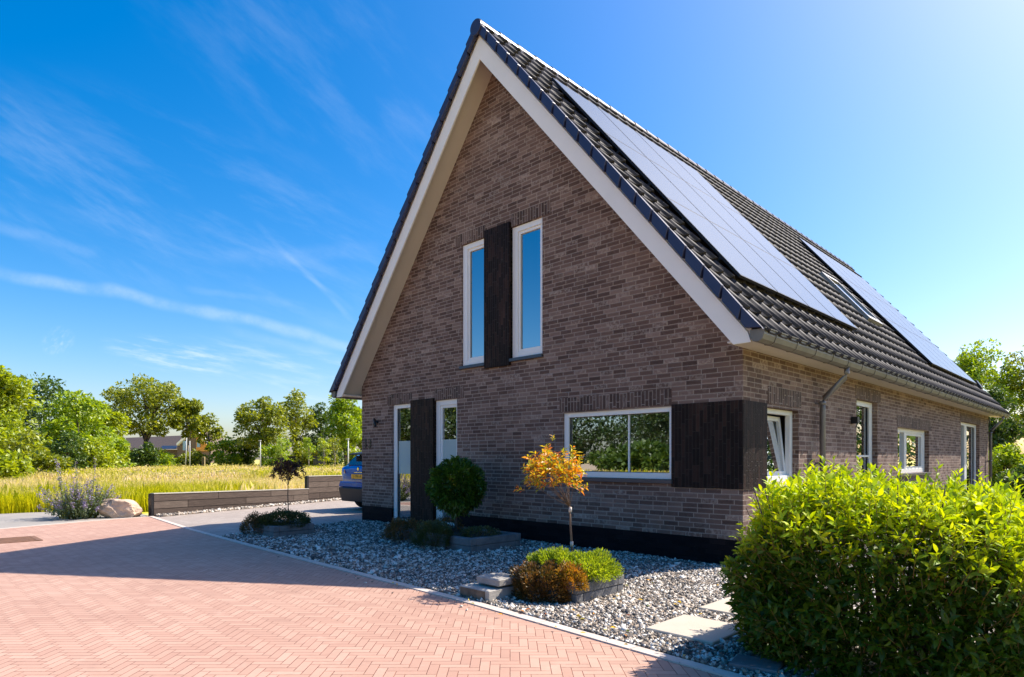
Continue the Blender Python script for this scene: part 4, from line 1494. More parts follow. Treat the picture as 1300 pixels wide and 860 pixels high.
def shrub(label, mat, cx_, cy_, cz_, rx, ry, rz_, n, leaf, **kw):
    t = thing('low_shrub', label, 'shrub', (cx_, cy_, max(0, cz_ - .05)))
    mound(cx_, cy_, cz_, rx, ry, rz_, n, leaf, mat, 'foliage', t, **kw)
    st = MB()
    for i in range(14):
        a = rng.uniform(0, 6.28); rr = rng.uniform(.2, .7)
        st.tube([(cx_ + .1 * rx * math.cos(a), cy_ + .1 * ry * math.sin(a), cz_ * .5), (cx_ + rx * rr * math.cos(a), cy_ + ry * rr * math.sin(a), cz_ + rz_ * .6)], [.006, .002], 5)
    st.build('stems', bark, t)
    return t


def small_tree(label, cat, x, y, z0, z1, lean, r, crown_c, crown_r, mat, n, leaf, bark_mat, name='small_tree', ball=False, ties=(), whorl=6, seed=0):
    t = thing(name, label, cat, (x, y, z0))
    tr = MB()
    pts = [(x, y, z0 - .05)] + [(x + lean[0] * f + rng.normal(0, .004), y + lean[1] * f + rng.normal(0, .004), z0 + (z1 - z0) * f) for f in (.25, .5, .75, 1)]
    tr.tube(pts, [r * 1.2, r, r * .9, r * .85, r * .8], 10)
    parts = []
    cc = np.array(crown_c)
    top = Vector(pts[-1])
    if ball:
        q = rng.normal(size=(n, 3)); q /= np.linalg.norm(q, axis=1)[:, None]
        p = cc + q * (rng.uniform(.55, 1.0, n) ** .4)[:, None] * np.array(crown_r) * (1 + .08 * np.sin(q[:, :1] * 8 + 1) * np.cos(q[:, 2:3] * 7) + .07 * np.sin(q[:, 1:2] * 13 + q[:, 2:3] * 9) + rng.normal(0, .035, (n, 1)))
        parts.append(leaves(p, q + rng.normal(0, .5, (n, 3)) + [0, 0, .2], leaf * rng.uniform(.7, 1.3, n), .42, .3))
        for i in range(20):
            e = cc + rng.normal(0, .35, 3) * np.array(crown_r)
            tr.tube([top, tuple(e)], [r * .4, .003], 5)
    else:
        ns = n // whorl
        for i in range(ns):
            q = rng.normal(size=3); q /= np.linalg.norm(q)
            if q[2] < -.35: q[2] *= -.6
            rr = rng.uniform(.35, 1.0) * (1 + .12 * math.sin(5 * math.atan2(q[1], q[0]) + seed))
            e = cc + q * rr * np.array(crown_r)
            ax = (q + np.array([0, 0, .7])); ax /= np.linalg.norm(ax)
            k = np.arange(whorl); ph = k * 2.4 + rng.uniform(0, 6)
            u = np.cross(ax, [.3, .2, .93]); u /= np.linalg.norm(u); v = np.cross(ax, u)
            dd = (u * np.cos(ph)[:, None] + v * np.sin(ph)[:, None]) * .8 + ax * .6
            parts.append(leaves(e + ax * (k / whorl * .05)[:, None], dd, leaf * rng.uniform(.6, 1.3, whorl), .36, .3, droop=.2))
            if i % 24 == 0:
                m_ = Vector(tuple(cc)).lerp(top, .6)
                tr.tube([top, tuple((np.array(top) * .5 + e * .5) + [0, 0, -.02]), tuple(e)], [r * .35, r * .2, .0015], 5)
    V, T, A = merge(parts)
    V = V - np.array([x, y, z0])
    link('crown', np_mesh('crown', V, tris=T, attr=A), mat, t)
    tr.build('trunk', bark_mat, t)
    for z in ties:
        f = (z - z0) / (z1 - z0)
        tb = MB(); tb.tube([(x + lean[0] * f, y + lean[1] * f, z), (x + lean[0] * f, y + lean[1] * f, z + .05)], r * 1.35, 10); tb.build('tree_tie', tape_m, t)
    return t


# front planter with the orange tree
nl_ = 70
lp = np.stack([rng.normal(-.1, 1.0, nl_), rng.uniform(-3.7, -1.2, nl_), np.full(nl_, .034)], 1)
v_, t_, a_ = leaves(lp, np.stack([rng.normal(0, 1, nl_), rng.normal(0, 1, nl_), rng.uniform(-.1, .2, nl_)], 1), rng.uniform(.03, .055, nl_), .45, .3)
tag(link('fallen_leaves', np_mesh('fallen_leaves', v_, tris=t_, attr=a_), orange_leaf), 'few dry orange leaves scattered over the gravel', 'leaves', kind='stuff')
planter('low grey stone planter under the orange-leaved tree', -.94, -.20, -2.86, -2.14, .175)
shrub('rusty brown heather-like shrub spilling over the front corner of the nearest planter', rusty_shrub, -.59, -2.88, .04, .31, .24, .26, 13000, .027, up=.4, power=2.6)
shrub('amber orange leafed shrub at the planter corner under the orange tree', amber_shrub, -.31, -2.82, .14, .16, .14, .20, 3400, .022, up=.4)
sh = shrub('lime green flowering shrub along the right rim of the nearest planter', lime_shrub, -.36, -2.44, .18, .22, .31, .21, 8000, .028, up=.7, aspect=.35)
mound(-.38, -2.42, .18, .21, .30, .20, 420, .016, violet_m, 'flowers', sh, up=1, aspect=1)
sh = shrub('lime green flowering shrub on the left of the orange tree foot', lime_shrub, -.62, -2.66, .22, .30, .20, .19, 8000, .028, up=.7, aspect=.35)
mound(-.66, -2.62, .24, .25, .20, .20, 160, .016, violet_m, 'flowers', sh, up=1, aspect=1)
shrub('dark green shrub with violet blooms at the back of the nearest planter', moss_shrub, -.62, -2.25, .17, .32, .15, .11, 1800, .022)
small_tree('small standard tree with orange and yellow leaves in the nearest planter', 'tree', -.65, -2.36, .17, .82, (-.02, -.02), .012,
           (-.80, -2.48, 1.08), (.31, .31, .36), orange_leaf, 1900, .054, bark_thin, ties=(.42, .76), whorl=6)
# middle planter with the clipped ball tree
planter('long low grey stone planter under the clipped ball tree', -4.75, -3.12, -1.52, -.55, .20)
shrub('dark brown shrub spilling over the left end of the long planter', rusty_shrub, -4.72, -1.50, .08, .30, .25, .27, 5200, .026, up=.4, power=2.6)
shrub('dark mossy shrub spilling over the front of the long planter near its right end', moss_shrub, -3.85, -1.58, .08, .36, .24, .29, 6500, .026, up=.4, power=2.6)
shrub('low brown-green creeping shrub on top of the long planter beside the ball tree', moss_shrub, -3.45, -1.05, .18, .30, .30, .12, 1800, .024)
shrub('dark twiggy shrub at the back of the long planter against the dark panel', rusty_shrub, -4.45, -.85, .18, .28, .28, .18, 1400, .026, up=1.2)
small_tree('clipped dark green ball-headed bay tree in the long planter', 'tree', -4.18, -.88, .17, .72, (0, 0), .022,
           (-4.18, -.88, .86), (.40, .40, .40), bay_leaf, 13000, .060, bark, ball=True, name='bay_tree')
# left planter with the purple-leaved tree
planter('low grey stone planter under the purple-leaved tree by the driveway', -7.45, -6.66, -2.66, -1.95, .19)
shrub('green and brown heather shrub covering the planter by the driveway', moss_shrub, -7.05, -2.30, .16, .46, .42, .24, 8000, .026)
shrub('rusty shrub hanging over the left corner of the planter by the driveway', rusty_shrub, -7.35, -2.62, .06, .30, .24, .28, 5000, .024, up=.4, power=2.6)
small_tree('thin young tree with dark purple leaves in the planter by the driveway', 'tree', -7.1, -2.2, .18, .82, (0, 0), .010,
           (-7.1, -2.2, 1.03), (.28, .28, .28), purple_leaf, 900, .07, bark, whorl=7)

# rock and flowering salvia at the corner of the plank wall


def rock(label, x, y, s, seed):
    bm = bmesh.new()
    bmesh.ops.create_icosphere(bm, subdivisions=4, radius=1)
    r_ = random.Random(seed)
    pl = []
    for i in range(15):
        n_ = Vector((r_.gauss(0, 1), r_.gauss(0, 1), r_.gauss(0, .8))).normalized()
        pl.append((n_, r_.uniform(.55, .95)))
    from mathutils import noise as mn
    for v in bm.verts:
        co = v.co.copy()
        for n_, d_ in pl:
            k = co.dot(n_) - d_
            if k > 0: co -= n_ * k
        co += co.normalized() * (mn.noise(co * 3.1) * .10 + mn.noise(co * 9) * .04)
        v.co = Vector((co.x * s[0], co.y * s[1], co.z * s[2]))
    me = bpy.data.meshes.new('rock'); bm.to_mesh(me); bm.free()
    o = link('rock', me, rock_m); o.location = (x, y, s[2] * .6)
    o.rotation_euler = (.1, .15, 1.1)
    return tag(o, label, 'rock')


rock('pale orange jagged boulder at the end of the plank wall', -12.75, -3.35, (.50, .36, .26), 3)

sv = thing('salvia_clump', 'grey-green clump with tall violet flower spikes beside the boulder', 'plant', (-13.2, -4.05, -.05))
pos, dr_, sz, tt_ = [], [], [], []
fl_p, fl_d, fl_s = [], [], []
stm = MB()
for i in range(150):
    a = rng.uniform(0, 6.28); spread = rng.uniform(.05, .75)
    bx_, by_ = -13.2 + .25 * math.cos(a), -4.05 + .25 * math.sin(a)
    hgt = rng.uniform(.35, .95)
    if i < 4: hgt, spread = rng.uniform(1.15, 1.45), rng.uniform(.05, .3)
    e = np.array([bx_ + spread * .75 * math.cos(a), by_ + spread * .75 * math.sin(a), hgt * (1 - .35 * spread)])
    b_ = np.array([bx_, by_, -.05])
    stm.tube([tuple(b_), tuple(b_ * .4 + e * .6 + [0, 0, .05]), tuple(e)], [.008, .005, .003], 4)
    for k in range(16):
        f = rng.uniform(.15, .75)
        p = b_ * (1 - f) + e * f + rng.normal(0, .02, 3)
        pos.append(p); dr_.append(rng.normal(0, 1, 3) + (0, 0, .4)); sz.append(rng.uniform(.05, .11))
    if i % 2 == 0 or i < 4:
        for k in range(46):
            f = rng.uniform(.68, 1.03)
            p = b_ * (1 - f) + e * f + rng.normal(0, .014, 3)
            fl_p.append(p); fl_d.append(rng.normal(0, 1, 3)); fl_s.append(rng.uniform(.018, .035))
O = np.array([-13.2, -4.05, -.05])
v_, t_, a_ = leaves(np.array(pos) - O, np.array(dr_), np.array(sz), .35, .2)
link('leaves', np_mesh('leaves', v_, tris=t_, attr=a_), salvia_leaf, sv)
v_, t_, a_ = leaves(np.array(fl_p) - O, np.array(fl_d), np.array(fl_s), .8, .2)
link('flower_spikes', np_mesh('flower_spikes', v_, tris=t_, attr=a_), salvia_flower, sv)
stm.build('stems', LF['olive'], sv)

# ------------------------------------------------------------------ the blue car behind the house corner


def car(cx_, cy_, rz):
    t = thing('parked_car', 'blue hatchback parked on the driveway with its rear showing behind the house corner', 'car', (0, 0, 0))
    paint = simple('car_blue_paint', (0.006, 0.08, 0.42), 0.25, metal=.3, coat=1, var=.03)
    blk = simple('car_black_plastic', (0.012, 0.012, 0.013), 0.55)
    gl = simple('car_glass', (0.02, 0.025, 0.03), 0.05, spec=.9, coat=.6)
    tyre = simple('car_tyre', (0.012, 0.012, 0.012), 0.85)
    rim = simple('car_rim', (0.35, 0.35, 0.36), 0.3, metal=.9)
    red = simple('car_tail_lamp', (0.5, 0.06, 0.03), 0.2, coat=1)
    plate = simple('car_plate_yellow', (0.85, 0.42, 0.02), 0.5, var=.02)
    chrome = simple('car_chrome', (0.75, 0.75, 0.78), 0.15, metal=1)
    # stations along y (rear at y=0, nose at y=4.0): half widths & heights
    st = [  # y, half width low, half width belt, z sill, z belt, z roof, half width roof
        (0.00, .72, .76, .34, 1.04, 1.06, .60), (0.08, .82, .84, .26, 1.07, 1.13, .62), (0.36, .86, .88, .24, 1.06, 1.42, .60),
        (0.72, .87, .88, .22, 1.04, 1.48, .60), (1.6, .87, .88, .20, 1.0, 1.50, .61), (2.3, .87, .87, .20, .97, 1.46, .60),
        (2.9, .86, .86, .22, .93, 1.16, .62), (3.25, .85, .85, .22, .90, .96, .64), (3.7, .80, .80, .24, .80, .84, .60), (4.0, .66, .68, .32, .66, .68, .50)]
    def ring(s_):
        y, wl, wb_, zs, zb, zr, wr = s_
        pts = [(-wl * .8, zs - .02), (-wl, zs + .06), (-wl - .01, (zs + zb) / 2), (-wb_, zb), (-wb_ * .96, zb + .02), (-(wr + (wb_ - wr) * .35), zb + (zr - zb) * .6), (-wr, zr - .03), (-wr * .6, zr)]
        return [(x, y, z) for x, z in pts] + [(-x, y, z) for x, z in reversed(pts)]
    rings = [ring(s_) for s_ in st]
    m_ = len(rings[0])
    mb = MB()
    vs = [p for r_ in rings for p in r_]
    fs, mi = [], []
    for i in range(len(rings) - 1):
        for k in range(m_):
            k2 = (k + 1) % m_
            fs.append((i * m_ + k, i * m_ + k2, (i + 1) * m_ + k2, (i + 1) * m_ + k))
            glassy = (k in (4, 5, 9, 10) and 1 <= i <= 5) or (k in (6, 7, 8) and i in (1, 5, 6) and False)
            mi.append(1 if glassy else 0)
    fs.append(tuple(range(m_))); mi.append(0)
    fs.append(tuple((len(rings) - 1) * m_ + k for k in range(m_))); mi.append(0)
    mb.v = vs; mb.f = fs; mb.mi = mi; mb.sm = [True] * len(fs)
    b_ = mb.build('body', [paint, gl], t)
    md = b_.modifiers.new('bev', 'BEVEL'); md.width = .02; md.segments = 2; md.limit_method = 'ANGLE'; md.angle_limit = R(25)
    # rear window
    rwm = MB(); rwm.hexa([(-.62, .065, 1.14), (.62, .065, 1.14), (.62, .12, 1.14), (-.62, .12, 1.14)], [(-.54, .27, 1.37), (.54, .27, 1.37), (.54, .36, 1.37), (-.54, .36, 1.37)])
    rwm.build('rear_window', gl, t)
    sp_ = MB(); sp_.hexa([(-.58, .12, 1.39), (.58, .12, 1.39), (.58, .65, 1.45), (-.58, .65, 1.45)], [(-.58, .12, 1.43), (.58, .12, 1.43), (.58, .65, 1.51), (-.58, .65, 1.51)])
    sp_.build('roof_spoiler', blk, t, .008)
    bp = MB(); bp.hexa([(-.84, -.05, .58), (.84, -.05, .58), (.86, .5, .58), (-.86, .5, .58)], [(-.80, -.04, .72), (.80, -.04, .72), (.87, .5, .72), (-.87, .5, .72)])
    bp.build('bumper', paint, t, .02)
    lb = MB(); lb.hexa([(-.78, .0, .22), (.78, .0, .22), (.86, .45, .20), (-.86, .45, .20)], [(-.83, -.07, .57), (.83, -.07, .57), (.87, .5, .57), (-.87, .5, .57)])
    lb.build('lower_bumper', blk, t, .02)
    for s_ in (-1, 1):
        tl = MB(); tl.hexa([(s_ * .56, -.025, .93), (s_ * .83, .03, .90), (s_ * .885, .26, .92), (s_ * .7, .2, .92)], [(s_ * .60, -.01, 1.02), (s_ * .84, .05, 1.05), (s_ * .89, .28, 1.04), (s_ * .7, .2, 1.04)])
        tl.build('tail_light', red, t, .004)
    pl = MB(); pl.box(-.26, .26, -.035, .01, .80, .91); p_o = pl.build('number_plate', plate, t)
    text_part('plate_text', 'J-796-A', .10, blk, p_o, (0, -.037, .825), (R(90), 0, 0), .001)
    em = MB(); em.prism([(0, 1.09), (.04, 1.04), (0, .99), (-.04, 1.04)], 'y', -.012, .02); em.build('emblem', chrome, t)
    for k in range(7):
        le = MB(); le.box(-.17 + k * .052, -.14 + k * .052, -.012, .02, .945, .963); le.build('letter', chrome, t)
    for s_ in (-1, 1):
        for yy in (.72, 3.25):
            w_ = bpy.data.objects.new('wheel', None); w_.parent = t; w_.location = (s_ * .78, yy, .31); S.collection.objects.link(w_)
            tb = MB(); tb.tube([(s_ * .68, yy, .31), (s_ * .70, yy, .31), (s_ * .87, yy, .31), (s_ * .89, yy, .31)], [.28, .31, .31, .28], 28); tb.build('tyre', tyre, w_)
            tb = MB(); tb.tube([(s_ * .885, yy, .31), (s_ * .897, yy, .31)], [.2, .19], 20)
            tb.build('rim', rim, w_)
    t.location = (cx_, cy_, 0); t.rotation_euler = (0, 0, rz)
    return t


car(-10.42, 1.22, .02)

# ------------------------------------------------------------------ meadow grass


def grass_patch(n, u_rng, D_rng, hgt, wid, clump=.0):
    """blades spread over the field as seen fanning out from the street corner, denser near by"""
    ang = rng.uniform(u_rng[0], u_rng[1], n)
    D = D_rng[0] * (D_rng[1] / D_rng[0]) ** rng.uniform(0, 1, n)
    c, s = math.cos(YAW), math.sin(YAW)
    rt = (ang - 650) / FPX
    x = CX + (-s + c * rt) * D; y = CY + (c + s * rt) * D
    return x, y, D


def blades(x, y, h, w, lean=.35):
    n = len(x)
    a = rng.uniform(0, 2 * math.pi, n)
    dx, dy = np.cos(a), np.sin(a)
    la = rng.uniform(0, lean, n) * h
    b = rng.uniform(0, 2 * math.pi, n)
    z0 = -.06
    p0 = np.stack([x - dx * w / 2, y - dy * w / 2, np.full(n, z0)], 1)
    p1 = np.stack([x + dx * w / 2, y + dy * w / 2, np.full(n, z0)], 1)
    mx_ = x + np.cos(b) * la * .35; my_ = y + np.sin(b) * la * .35
    p2 = np.stack([mx_ + dx * w * .45, my_ + dy * w * .45, h * .6], 1)
    p3 = np.stack([mx_ - dx * w * .45, my_ - dy * w * .45, h * .6], 1)
    p4 = np.stack([x + np.cos(b) * la, y + np.sin(b) * la, h], 1)
    V = np.stack([p0, p1, p2, p3, p4], 1).reshape(-1, 3)
    k = (np.arange(n) * 5)[:, None]
    T = np.concatenate([k + [[0, 1, 2]], k + [[0, 2, 3]], k + [[3, 2, 4]]], 1).reshape(-1, 3)
    A = np.tile([0, 0, .6, .6, 1.0], n)
    return V, T, A


EXCL = [(-12.3, -2.7), (-12.2, -3.9), (-10.3, -31), (-15.0, -31), (-16.05, -8), (-15.9, -4.5), (-15.6, -3.4), (-14.5, -2.65), (-14.55, 2.0), (-15.65, 4.75), (-18.8, 12.2), (-18.8, 24.5), (0.3, 24.5), (9.5, -2), (9.5, -31), (-10, -31)]
parts = []
for n_, ur, dr2, hr, wr in ((90000, (-90, 480), (14.5, 34), (.22, .52), (.014, .030)), (70000, (-90, 500), (30, 80), (.36, .66), (.05, .10)),
                            (9000, (1230, 1420), (16, 50), (.3, .6), (.03, .06))):
    x, y, D = grass_patch(n_, ur, dr2, 0, 0)
    hh = rng.uniform(hr[0], hr[1], n_) * (1 + .25 * np.sin(x * .35 + 2) * np.cos(y * .5))
    ww = rng.uniform(wr[0], wr[1], n_)
    k = ~in_poly(x, y, EXCL)
    k &= ~((x > -18.7) & (y > 0) & (x < 0.5) & (y < 24))
    # keep clear of the salvia and the boulder
    k &= (np.hypot(x + 13.0, y + 3.7) > .75)
    parts.append(blades(x[k], y[k], hh[k], ww[k]))
    # seed heads and small leaves break up the blades
    m_ = int(k.sum() * .75)
    ii = rng.integers(0, k.sum(), m_)
    hp = hh[k][ii] * rng.uniform(.45, 1.08, m_)
    sc_ = (.030 if dr2[1] < 40 else .085)
    P_ = np.stack([x[k][ii] + rng.normal(0, .05, m_), y[k][ii] + rng.normal(0, .05, m_), hp], 1)
    parts.append(leaves(P_, rng.normal(0, .7, (m_, 3)) + [0, 0, .6], sc_ * rng.uniform(.6, 1.6, m_), .7, .2, np.full(m_, .9)))
# field on the far side of the street, mirrored in the windows
n_ = 26000
x = rng.uniform(-75, -16, n_); y = rng.uniform(-70, 2, n_)
kk = ~((x > -57) & (x < -29) & (y > -65) & (y < -27)); x, y = x[kk], y[kk]; n_ = len(x)
parts.append(blades(x, y, rng.uniform(.3, .6, n_), rng.uniform(.08, .16, n_)))
V, T, A = merge(parts)
tag(link('meadow_grass', np_mesh('meadow_grass', V, tris=T, attr=A), meadow_b), 'tall dry golden and green meadow grass beyond the driveway', 'grass', kind='stuff')

# ------------------------------------------------------------------ trees
def bt_(name, label, cat, u, v_top, w_px, D, mat, seed, foot=None, **kw):
    x, y = at(u, D)
    top = hz(v_top, D)
    w = w_px / FPX * D
    ft = top * .28 if foot is None else foot
    g = dict(leaf=.30, clumps=70, per=90)
    g.update(kw)
    return make_tree(name, label, cat, x, y, w, top + .05, ft, mat, seed, **g)


bt_('broadleaf_tree', 'tall yellow-green tree cut by the left edge of the photo', 'tree', 0, 466, 70, 44, LF['yellow'], 11, foot=1.2, shape='open')
bt_('broadleaf_tree', 'dark green dense tree second from the left edge', 'tree', 55, 478, 92, 58, LF['dark'], 12, foot=1.0)
bt_('broadleaf_tree', 'broad bright yellow-green tree between the dark tree and the olive tree', 'tree', 100, 503, 78, 52, LF['bright'], 13, foot=.8)
bt_('broadleaf_tree', 'smaller golden olive tree standing left of the big round field tree', 'tree', 131, 512, 58, 60, LF['yellow'], 14, foot=.5)
bt_('broadleaf_tree', 'slim pale tree poking above the bushes at the far left wood', 'tree', 113, 496, 26, 75, LF['olive'], 25, foot=2, shape='open', clumps=26)
bt_('field_tree', 'large round olive green tree in front of the distant house roof', 'tree', 186, 480, 88, 70, LF['olive'], 15, foot=3.6, trunk_r=.3, clumps=110, gap=.42)
bt_('field_tree', 'slender loose olive tree before the gable of the distant house', 'tree', 238, 507, 46, 72, LF['olive'], 16, foot=3.9, shape='open', bark_mat=bark_pale, gap=.6)
bt_('birch_tree', 'drooping light birch with a pale trunk right of the distant house', 'tree', 266, 526, 24, 76, LF['olive'], 17, foot=2.6, bark_mat=bark_pale, clumps=34, per=60, gap=.4)
bt_('field_tree', 'dense dark olive tree left of the tall airy tree', 'tree', 333, 504, 62, 74, LF['olive'], 18, foot=1.5, trunk_r=.25, clumps=100)
bt_('field_tree', 'tall airy tree with see-through crown in the middle of the right-hand group', 'tree', 377, 495, 44, 80, LF['olive'], 19, foot=1.6, gap=.5, shape='open', clumps=60, stems=2)
bt_('field_tree', 'dark tree between the tall airy tree and the bright green tree', 'tree', 410, 514, 46, 84, LF['dark'], 20, foot=1.2, gap=.45, stems=2)
bt_('field_tree', 'bright green tree just left of the house eave', 'tree', 440, 500, 46, 66, LF['bright'], 21, foot=1.8, gap=.4, stems=2)
bt_('field_tree', 'loose green tree partly hidden behind the house wall', 'tree', 470, 510, 50, 70, LF['olive'], 22, foot=1.8, gap=.4)
# middle layer: bushes
for i, (lb, u, v, w, D, m_, sd) in enumerate((
        ('tall yellow-green bush at the left edge of the meadow', 12, 522, 56, 38, 'yellow', 31),
        ('grey-green willow-like bush left of the dark tree foot', 32, 545, 52, 36, 'olive', 32),
        ('dark green bush below the broad bright tree', 84, 545, 44, 46, 'dark', 33),
        ('low golden bush right of the dark green bush', 118, 548, 44, 48, 'yellow', 34),
        ('bright green bush at the foot of the golden olive tree', 146, 556, 30, 56, 'bright', 35),
        ('low lime bush in the meadow near the left edge', 8, 570, 52, 30, 'yellow', 36),
        ('low olive scrub bush in the meadow left of the salvia', 60, 572, 58, 33, 'olive', 37),
        ('dark bush below the big round field tree', 184, 562, 26, 66, 'dark', 38),
        ('clipped hedge bush in front of the distant house roof', 166, 572, 30, 70, 'bright', 39),
        ('hedge bush in front of the distant house wall', 208, 573, 36, 70, 'bright', 40),
        ('hedge bush below the distant gable', 246, 574, 32, 72, 'olive', 41),
        ('rounded green bush right of the distant house', 286, 552, 36, 74, 'bright', 42),
        ('dark bush left of the slim street lamp', 309, 554, 28, 76, 'dark', 43),
        ('light green bush right of the slim street lamp', 352, 556, 34, 68, 'bright', 44),
        ('small bush below the tall airy tree', 378, 562, 30, 72, 'olive', 45),
        ('golden yellow bush beside the dark box by the field edge', 395, 573, 20, 66, 'gold', 46),
        ('dark undergrowth bush left of the second lamp', 420, 556, 40, 78, 'dark', 47),
        ('yellow-green bush just above the blue car', 452, 572, 20, 62, 'yellow', 48),
        ('dark bush behind the wall corner of the house', 478, 556, 44, 76, 'dark', 49))):
    x, y = at(u, D)
    top = hz(v, D)
    w_ = w / FPX * D
    make_tree('field_bush', lb, 'bush', x, y, w_, top, 0.0, LF[m_], sd, leaf=.22 if D < 50 else .28, clumps=36, per=80, shape='dome', trunk_r=.06, gap=.2, zc=.4, stems=3)
for i, (lb, u, v, w, D, m_, sd) in enumerate((
        ('thin young tree with pale stem left of the dark box', 392, 552, 13, 58, 'bright', 51),
        ('thin young tree right of the dark box', 411, 550, 14, 56, 'yellow', 52),
        ('thin young tree next to the slim white lamp post', 425, 552, 13, 60, 'olive', 53),
        ('thin young tree between the two street lamps', 357, 548, 14, 60, 'bright', 54))):
    x, y = at(u, D)
    make_tree('young_tree', lb, 'tree', x, y, w / FPX * D, hz(v, D), .9, LF[m_], sd, leaf=.16, clumps=16, per=50, trunk_r=.045, bark_mat=bark_pale, gap=.4, group='thin young trees at the field edge')
# right-hand background beyond the house
bt_('garden_tree', 'tall bright green tree rising behind the right end of the roof', 'tree', 1248, 432, 80, 36, LF['bright'], 61, foot=1.6, leaf=.17, clumps=110, per=120, gap=.42)
bt_('garden_tree', 'tall loose green tree cut by the right edge of the photo', 'tree', 1316, 428, 70, 34, LF['olive'], 62, foot=2.2, leaf=.15, clumps=90, per=100, gap=.5, shape='open')
bt_('garden_tree', 'dark tree below the tall bright tree behind the gutter end', 'tree', 1262, 495, 50, 32, LF['dark'], 63, foot=.5, leaf=.15, clumps=60, per=110, gap=.35)
for i, (lb, u, v, w, D, m_, sd) in enumerate((
        ('green garden bush right of the far downpipe', 1278, 565, 56, 24, 'bright', 64),
        ('dark green garden bush low behind the hedge shrub', 1305, 590, 60, 20, 'dark', 65),
        ('olive garden bush behind the far corner of the house', 1250, 575, 40, 30, 'olive', 66))):
    x, y = at(u, D)
    make_tree('garden_bush', lb, 'bush', x, y, w / FPX * D, hz(v, D), 0.0, LF[m_], sd, leaf=.12, clumps=50, per=110, shape='dome', trunk_r=.05, gap=.2, zc=.4, stems=3)
bs = shrub('low lime green shrub at the right edge behind the hedge shrub', LF['yellow'], 4.35, -2.0, .25, .75, .8, .8, 5200, .06)
# trees across the street, mirrored in the front windows
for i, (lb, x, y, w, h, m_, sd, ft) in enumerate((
        ('leafy tree mirrored in the left half of the wide window', -37, -66, 12, 9.5, 'shaded', 71, .8),
        ('second leafy tree mirrored in the left half of the wide window', -29, -70, 10, 9, 'shaded', 72, .8),
        ('broad tree mirrored left of the window mullion', -57, -66, 12, 8.5, 'shaded', 73, .8),
        ('dark tree mirrored in the right half of the wide window', -50, -80, 12, 11, 'shaded', 74, .6),
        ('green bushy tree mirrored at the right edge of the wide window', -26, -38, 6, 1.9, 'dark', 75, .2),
        ('dark tree mirrored in the left glass door', -62, -44, 15, 9.5, 'shaded', 76, .8),
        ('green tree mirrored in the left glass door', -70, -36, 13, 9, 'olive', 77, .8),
        ('dark tree mirrored in the right glass door', -58, -54, 12, 9.5, 'shaded', 78, .8),
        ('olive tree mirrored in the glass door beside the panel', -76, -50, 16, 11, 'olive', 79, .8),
        ('dark tree mirrored low in the wide window', -17, -74, 12, 8, 'shaded', 80, .8))):
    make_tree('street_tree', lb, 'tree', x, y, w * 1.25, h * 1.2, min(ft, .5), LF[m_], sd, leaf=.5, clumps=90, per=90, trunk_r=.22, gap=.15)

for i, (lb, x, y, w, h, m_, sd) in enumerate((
        ('garden tree mirrored in the first side window', 11, 22, 7, 5.5, 'shaded', 81),
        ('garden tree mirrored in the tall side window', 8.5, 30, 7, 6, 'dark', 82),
        ('garden tree mirrored in the small square side window', 6.5, 40, 8, 6.5, 'shaded', 83),
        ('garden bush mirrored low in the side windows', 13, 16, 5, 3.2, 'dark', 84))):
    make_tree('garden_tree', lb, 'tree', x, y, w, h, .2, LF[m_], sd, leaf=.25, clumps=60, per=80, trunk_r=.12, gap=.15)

# ------------------------------------------------------------------ distant house, lamps, posts
fh = thing('distant_house', 'distant grey-roofed house with brown brick and orange wood gable beyond the meadow', 'house', (0, 0, 0))
roofm = simple('far_roof', (.09, .07, .062), .7, spec=.2)
fbrick = simple('far_brick', (.17, .12, .10), .8)
orange_w = simple('far_orange_wood', (.62, .28, .06), .7)
farglass = simple('far_glass', (.25, .38, .55), .1, spec=.9)


def far(u, v, D): x, y = at(u, D); return (x, y, hz(v, D))


def quadbox(pts, thick, name, mat, parent):
    """polygon facing the street with real thickness behind it"""
    n = len(pts)
    f = Vector((-math.sin(YAW), math.cos(YAW), 0)) * thick
    vs = [Vector(p) for p in pts] + [Vector(p) + f for p in pts]
    mb = MB()
    mb.add(vs, [tuple(range(n)), tuple(range(2 * n - 1, n - 1, -1))] + [(i, i + n, (i + 1) % n + n, (i + 1) % n) for i in range(n)])
    return mb.build(name, mat, parent)


DH = 105
wl_ = quadbox([far(158, 588, DH), far(225, 588, DH), far(225, 571, DH), far(158, 571, DH)], 7, 'wall', fbrick, fh)
# long roof: rises away from the viewer
a, b_, c, d_ = far(155, 572, DH - 1), far(226, 570, DH - 1), far(233, 553, DH + 4), far(160, 556, DH + 4)
e_, f_ = far(165, 570, DH + 9), far(233, 570, DH + 9)
mb = MB(); mb.add([a, b_, c, d_, e_, f_], [(0, 1, 2, 3), (3, 2, 5, 4), (0, 3, 4), (1, 5, 2), (0, 4, 5, 1)]); mb.build('roof', roofm, fh)
g_ = quadbox([far(225, 588, DH - 2), far(268, 588, DH - 2), far(268, 570, DH - 2), far(246, 546, DH - 2), far(225, 566, DH - 2)], 8, 'gable_wall', fbrick, fh)
quadbox([far(249, 573, DH - 2.4), far(266, 573, DH - 2.4), far(266, 569, DH - 2.4), far(252, 556, DH - 2.4), far(249, 556, DH - 2.4)], .3, 'wood_cladding', orange_w, fh)
quadbox([far(250, 568, DH - 2.7), far(253.5, 568, DH - 2.7), far(253.5, 558, DH - 2.7), far(250, 558, DH - 2.7)], .25, 'window', farglass, fh)
quadbox([far(232, 572, DH - 2.7), far(235, 572, DH - 2.7), far(235, 560, DH - 2.7), far(232, 560, DH - 2.7)], .25, 'window', farglass, fh)
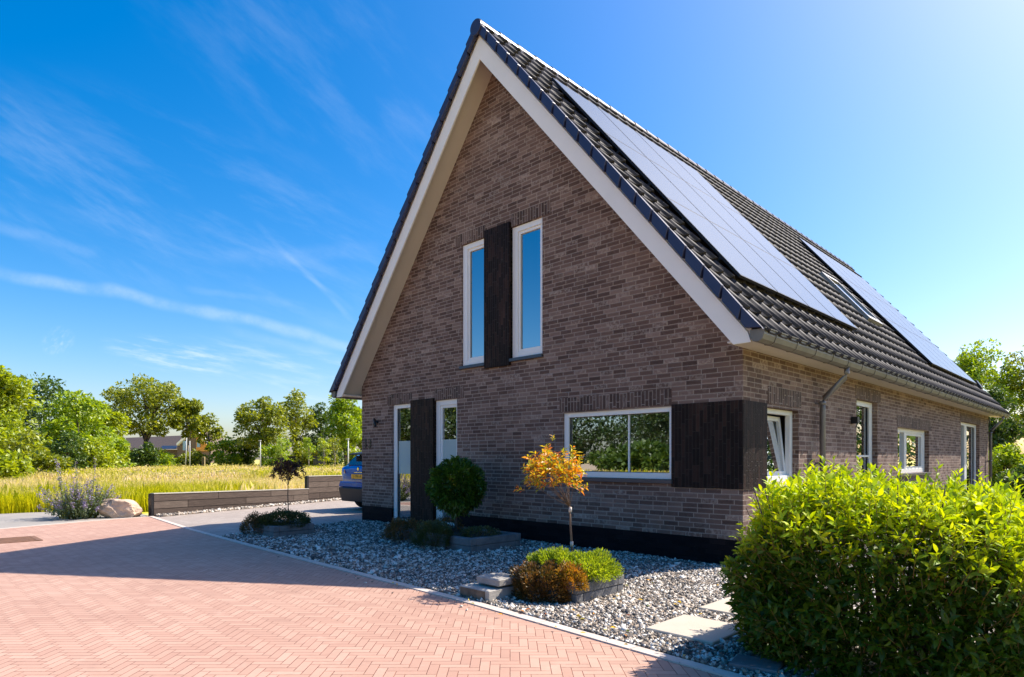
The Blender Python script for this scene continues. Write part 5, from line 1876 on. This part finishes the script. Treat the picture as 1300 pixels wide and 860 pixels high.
quadbox([far(246, 543, DH - 3), far(269, 568, DH - 3), far(269, 571, DH - 3), far(246, 546.5, DH - 3)], .8, 'bargeboard', white_board, fh)
quadbox([far(246, 543, DH - 3), far(224, 563, DH - 3), far(224, 566, DH - 3), far(246, 546.5, DH - 3)], .8, 'bargeboard', white_board, fh)
quadbox([far(203, 570, DH - 3.2), far(222, 570, DH - 3.2), far(224, 566, DH - 1.2), far(206, 566, DH - 1.2)], .3, 'porch_roof', simple('far_porch', (.02, .025, .04), .4), fh)


def lamp(label, u, v, D):
    x, y = at(u, D)
    h = hz(v, D)
    t = thing('street_lamp', label, 'street lamp', (x, y, -.05))
    MB().tube([(x, y, -.05), (x, y, h * .5), (x, y, h)], [.07, .06, .045], 10).build('pole', post_m, t)
    hb = MB(); hb.box(x - .30, x + .10, y - .08, y + .08, h - .02, h + .06); hb.build('lamp_head', post_m, t, .02)
    return t


lamp('slim grey street lamp standing among the trees left of the airy tree', 330.5, 560, 62)
lamp('pale street lamp just left of the blue car roof', 442, 558, 55)


def post(label, u0, u1, v, D, name='wooden_post'):
    x, y = at(u0, D); x1, y1 = at(u1, D)
    o = MB().tube([(x, y, -.05), (x1, y1, hz(v, D))], [.045, .04], 8).build(name, post_m, None, 0, (x, y, -.05))
    return tag(o, label, 'post')


post('pale leaning post in front of the distant gable', 235, 237, 556, 64)
post('short pale upright post right of the leaning post', 241, 241, 560, 64)
# dark framed notice frame and dark container by the field edge
x, y = at(258.5, 64)
ns = thing('notice_frame', 'small dark notice board in a pale frame below the distant house', 'notice board', (x, y, -.05))
mb = MB(); mb.box(x - .25, x + .25, y - .03, y + .03, .25, 1.45); mb.build('board', black, ns)
mb = MB(); mb.box(x - .33, x - .26, y - .05, y + .05, -.05, 1.5); mb.box(x + .26, x + .33, y - .05, y + .05, -.05, 1.5); mb.box(x - .26, x + .26, y - .05, y + .05, 1.45, 1.55); mb.build('frame', simple('frame_wood', (.5, .38, .2), .8), ns)
x, y = at(405, 62)
dk = thing('dark_container', 'dark box-like container at the far field edge between thin young trees', 'container', (x, y, -.05))
mb = MB(); mb.box(x - .45, x + .45, y - .4, y + .4, -.05, 1.5); mb.build('body', black, dk, .03)
mb = MB(); mb.box(x - .48, x + .48, y - .44, y + .44, 1.5, 1.58); mb.build('lid', simple('lid_dark', (.02, .02, .022), .5), dk, .01)
print('objects', len(S.objects))
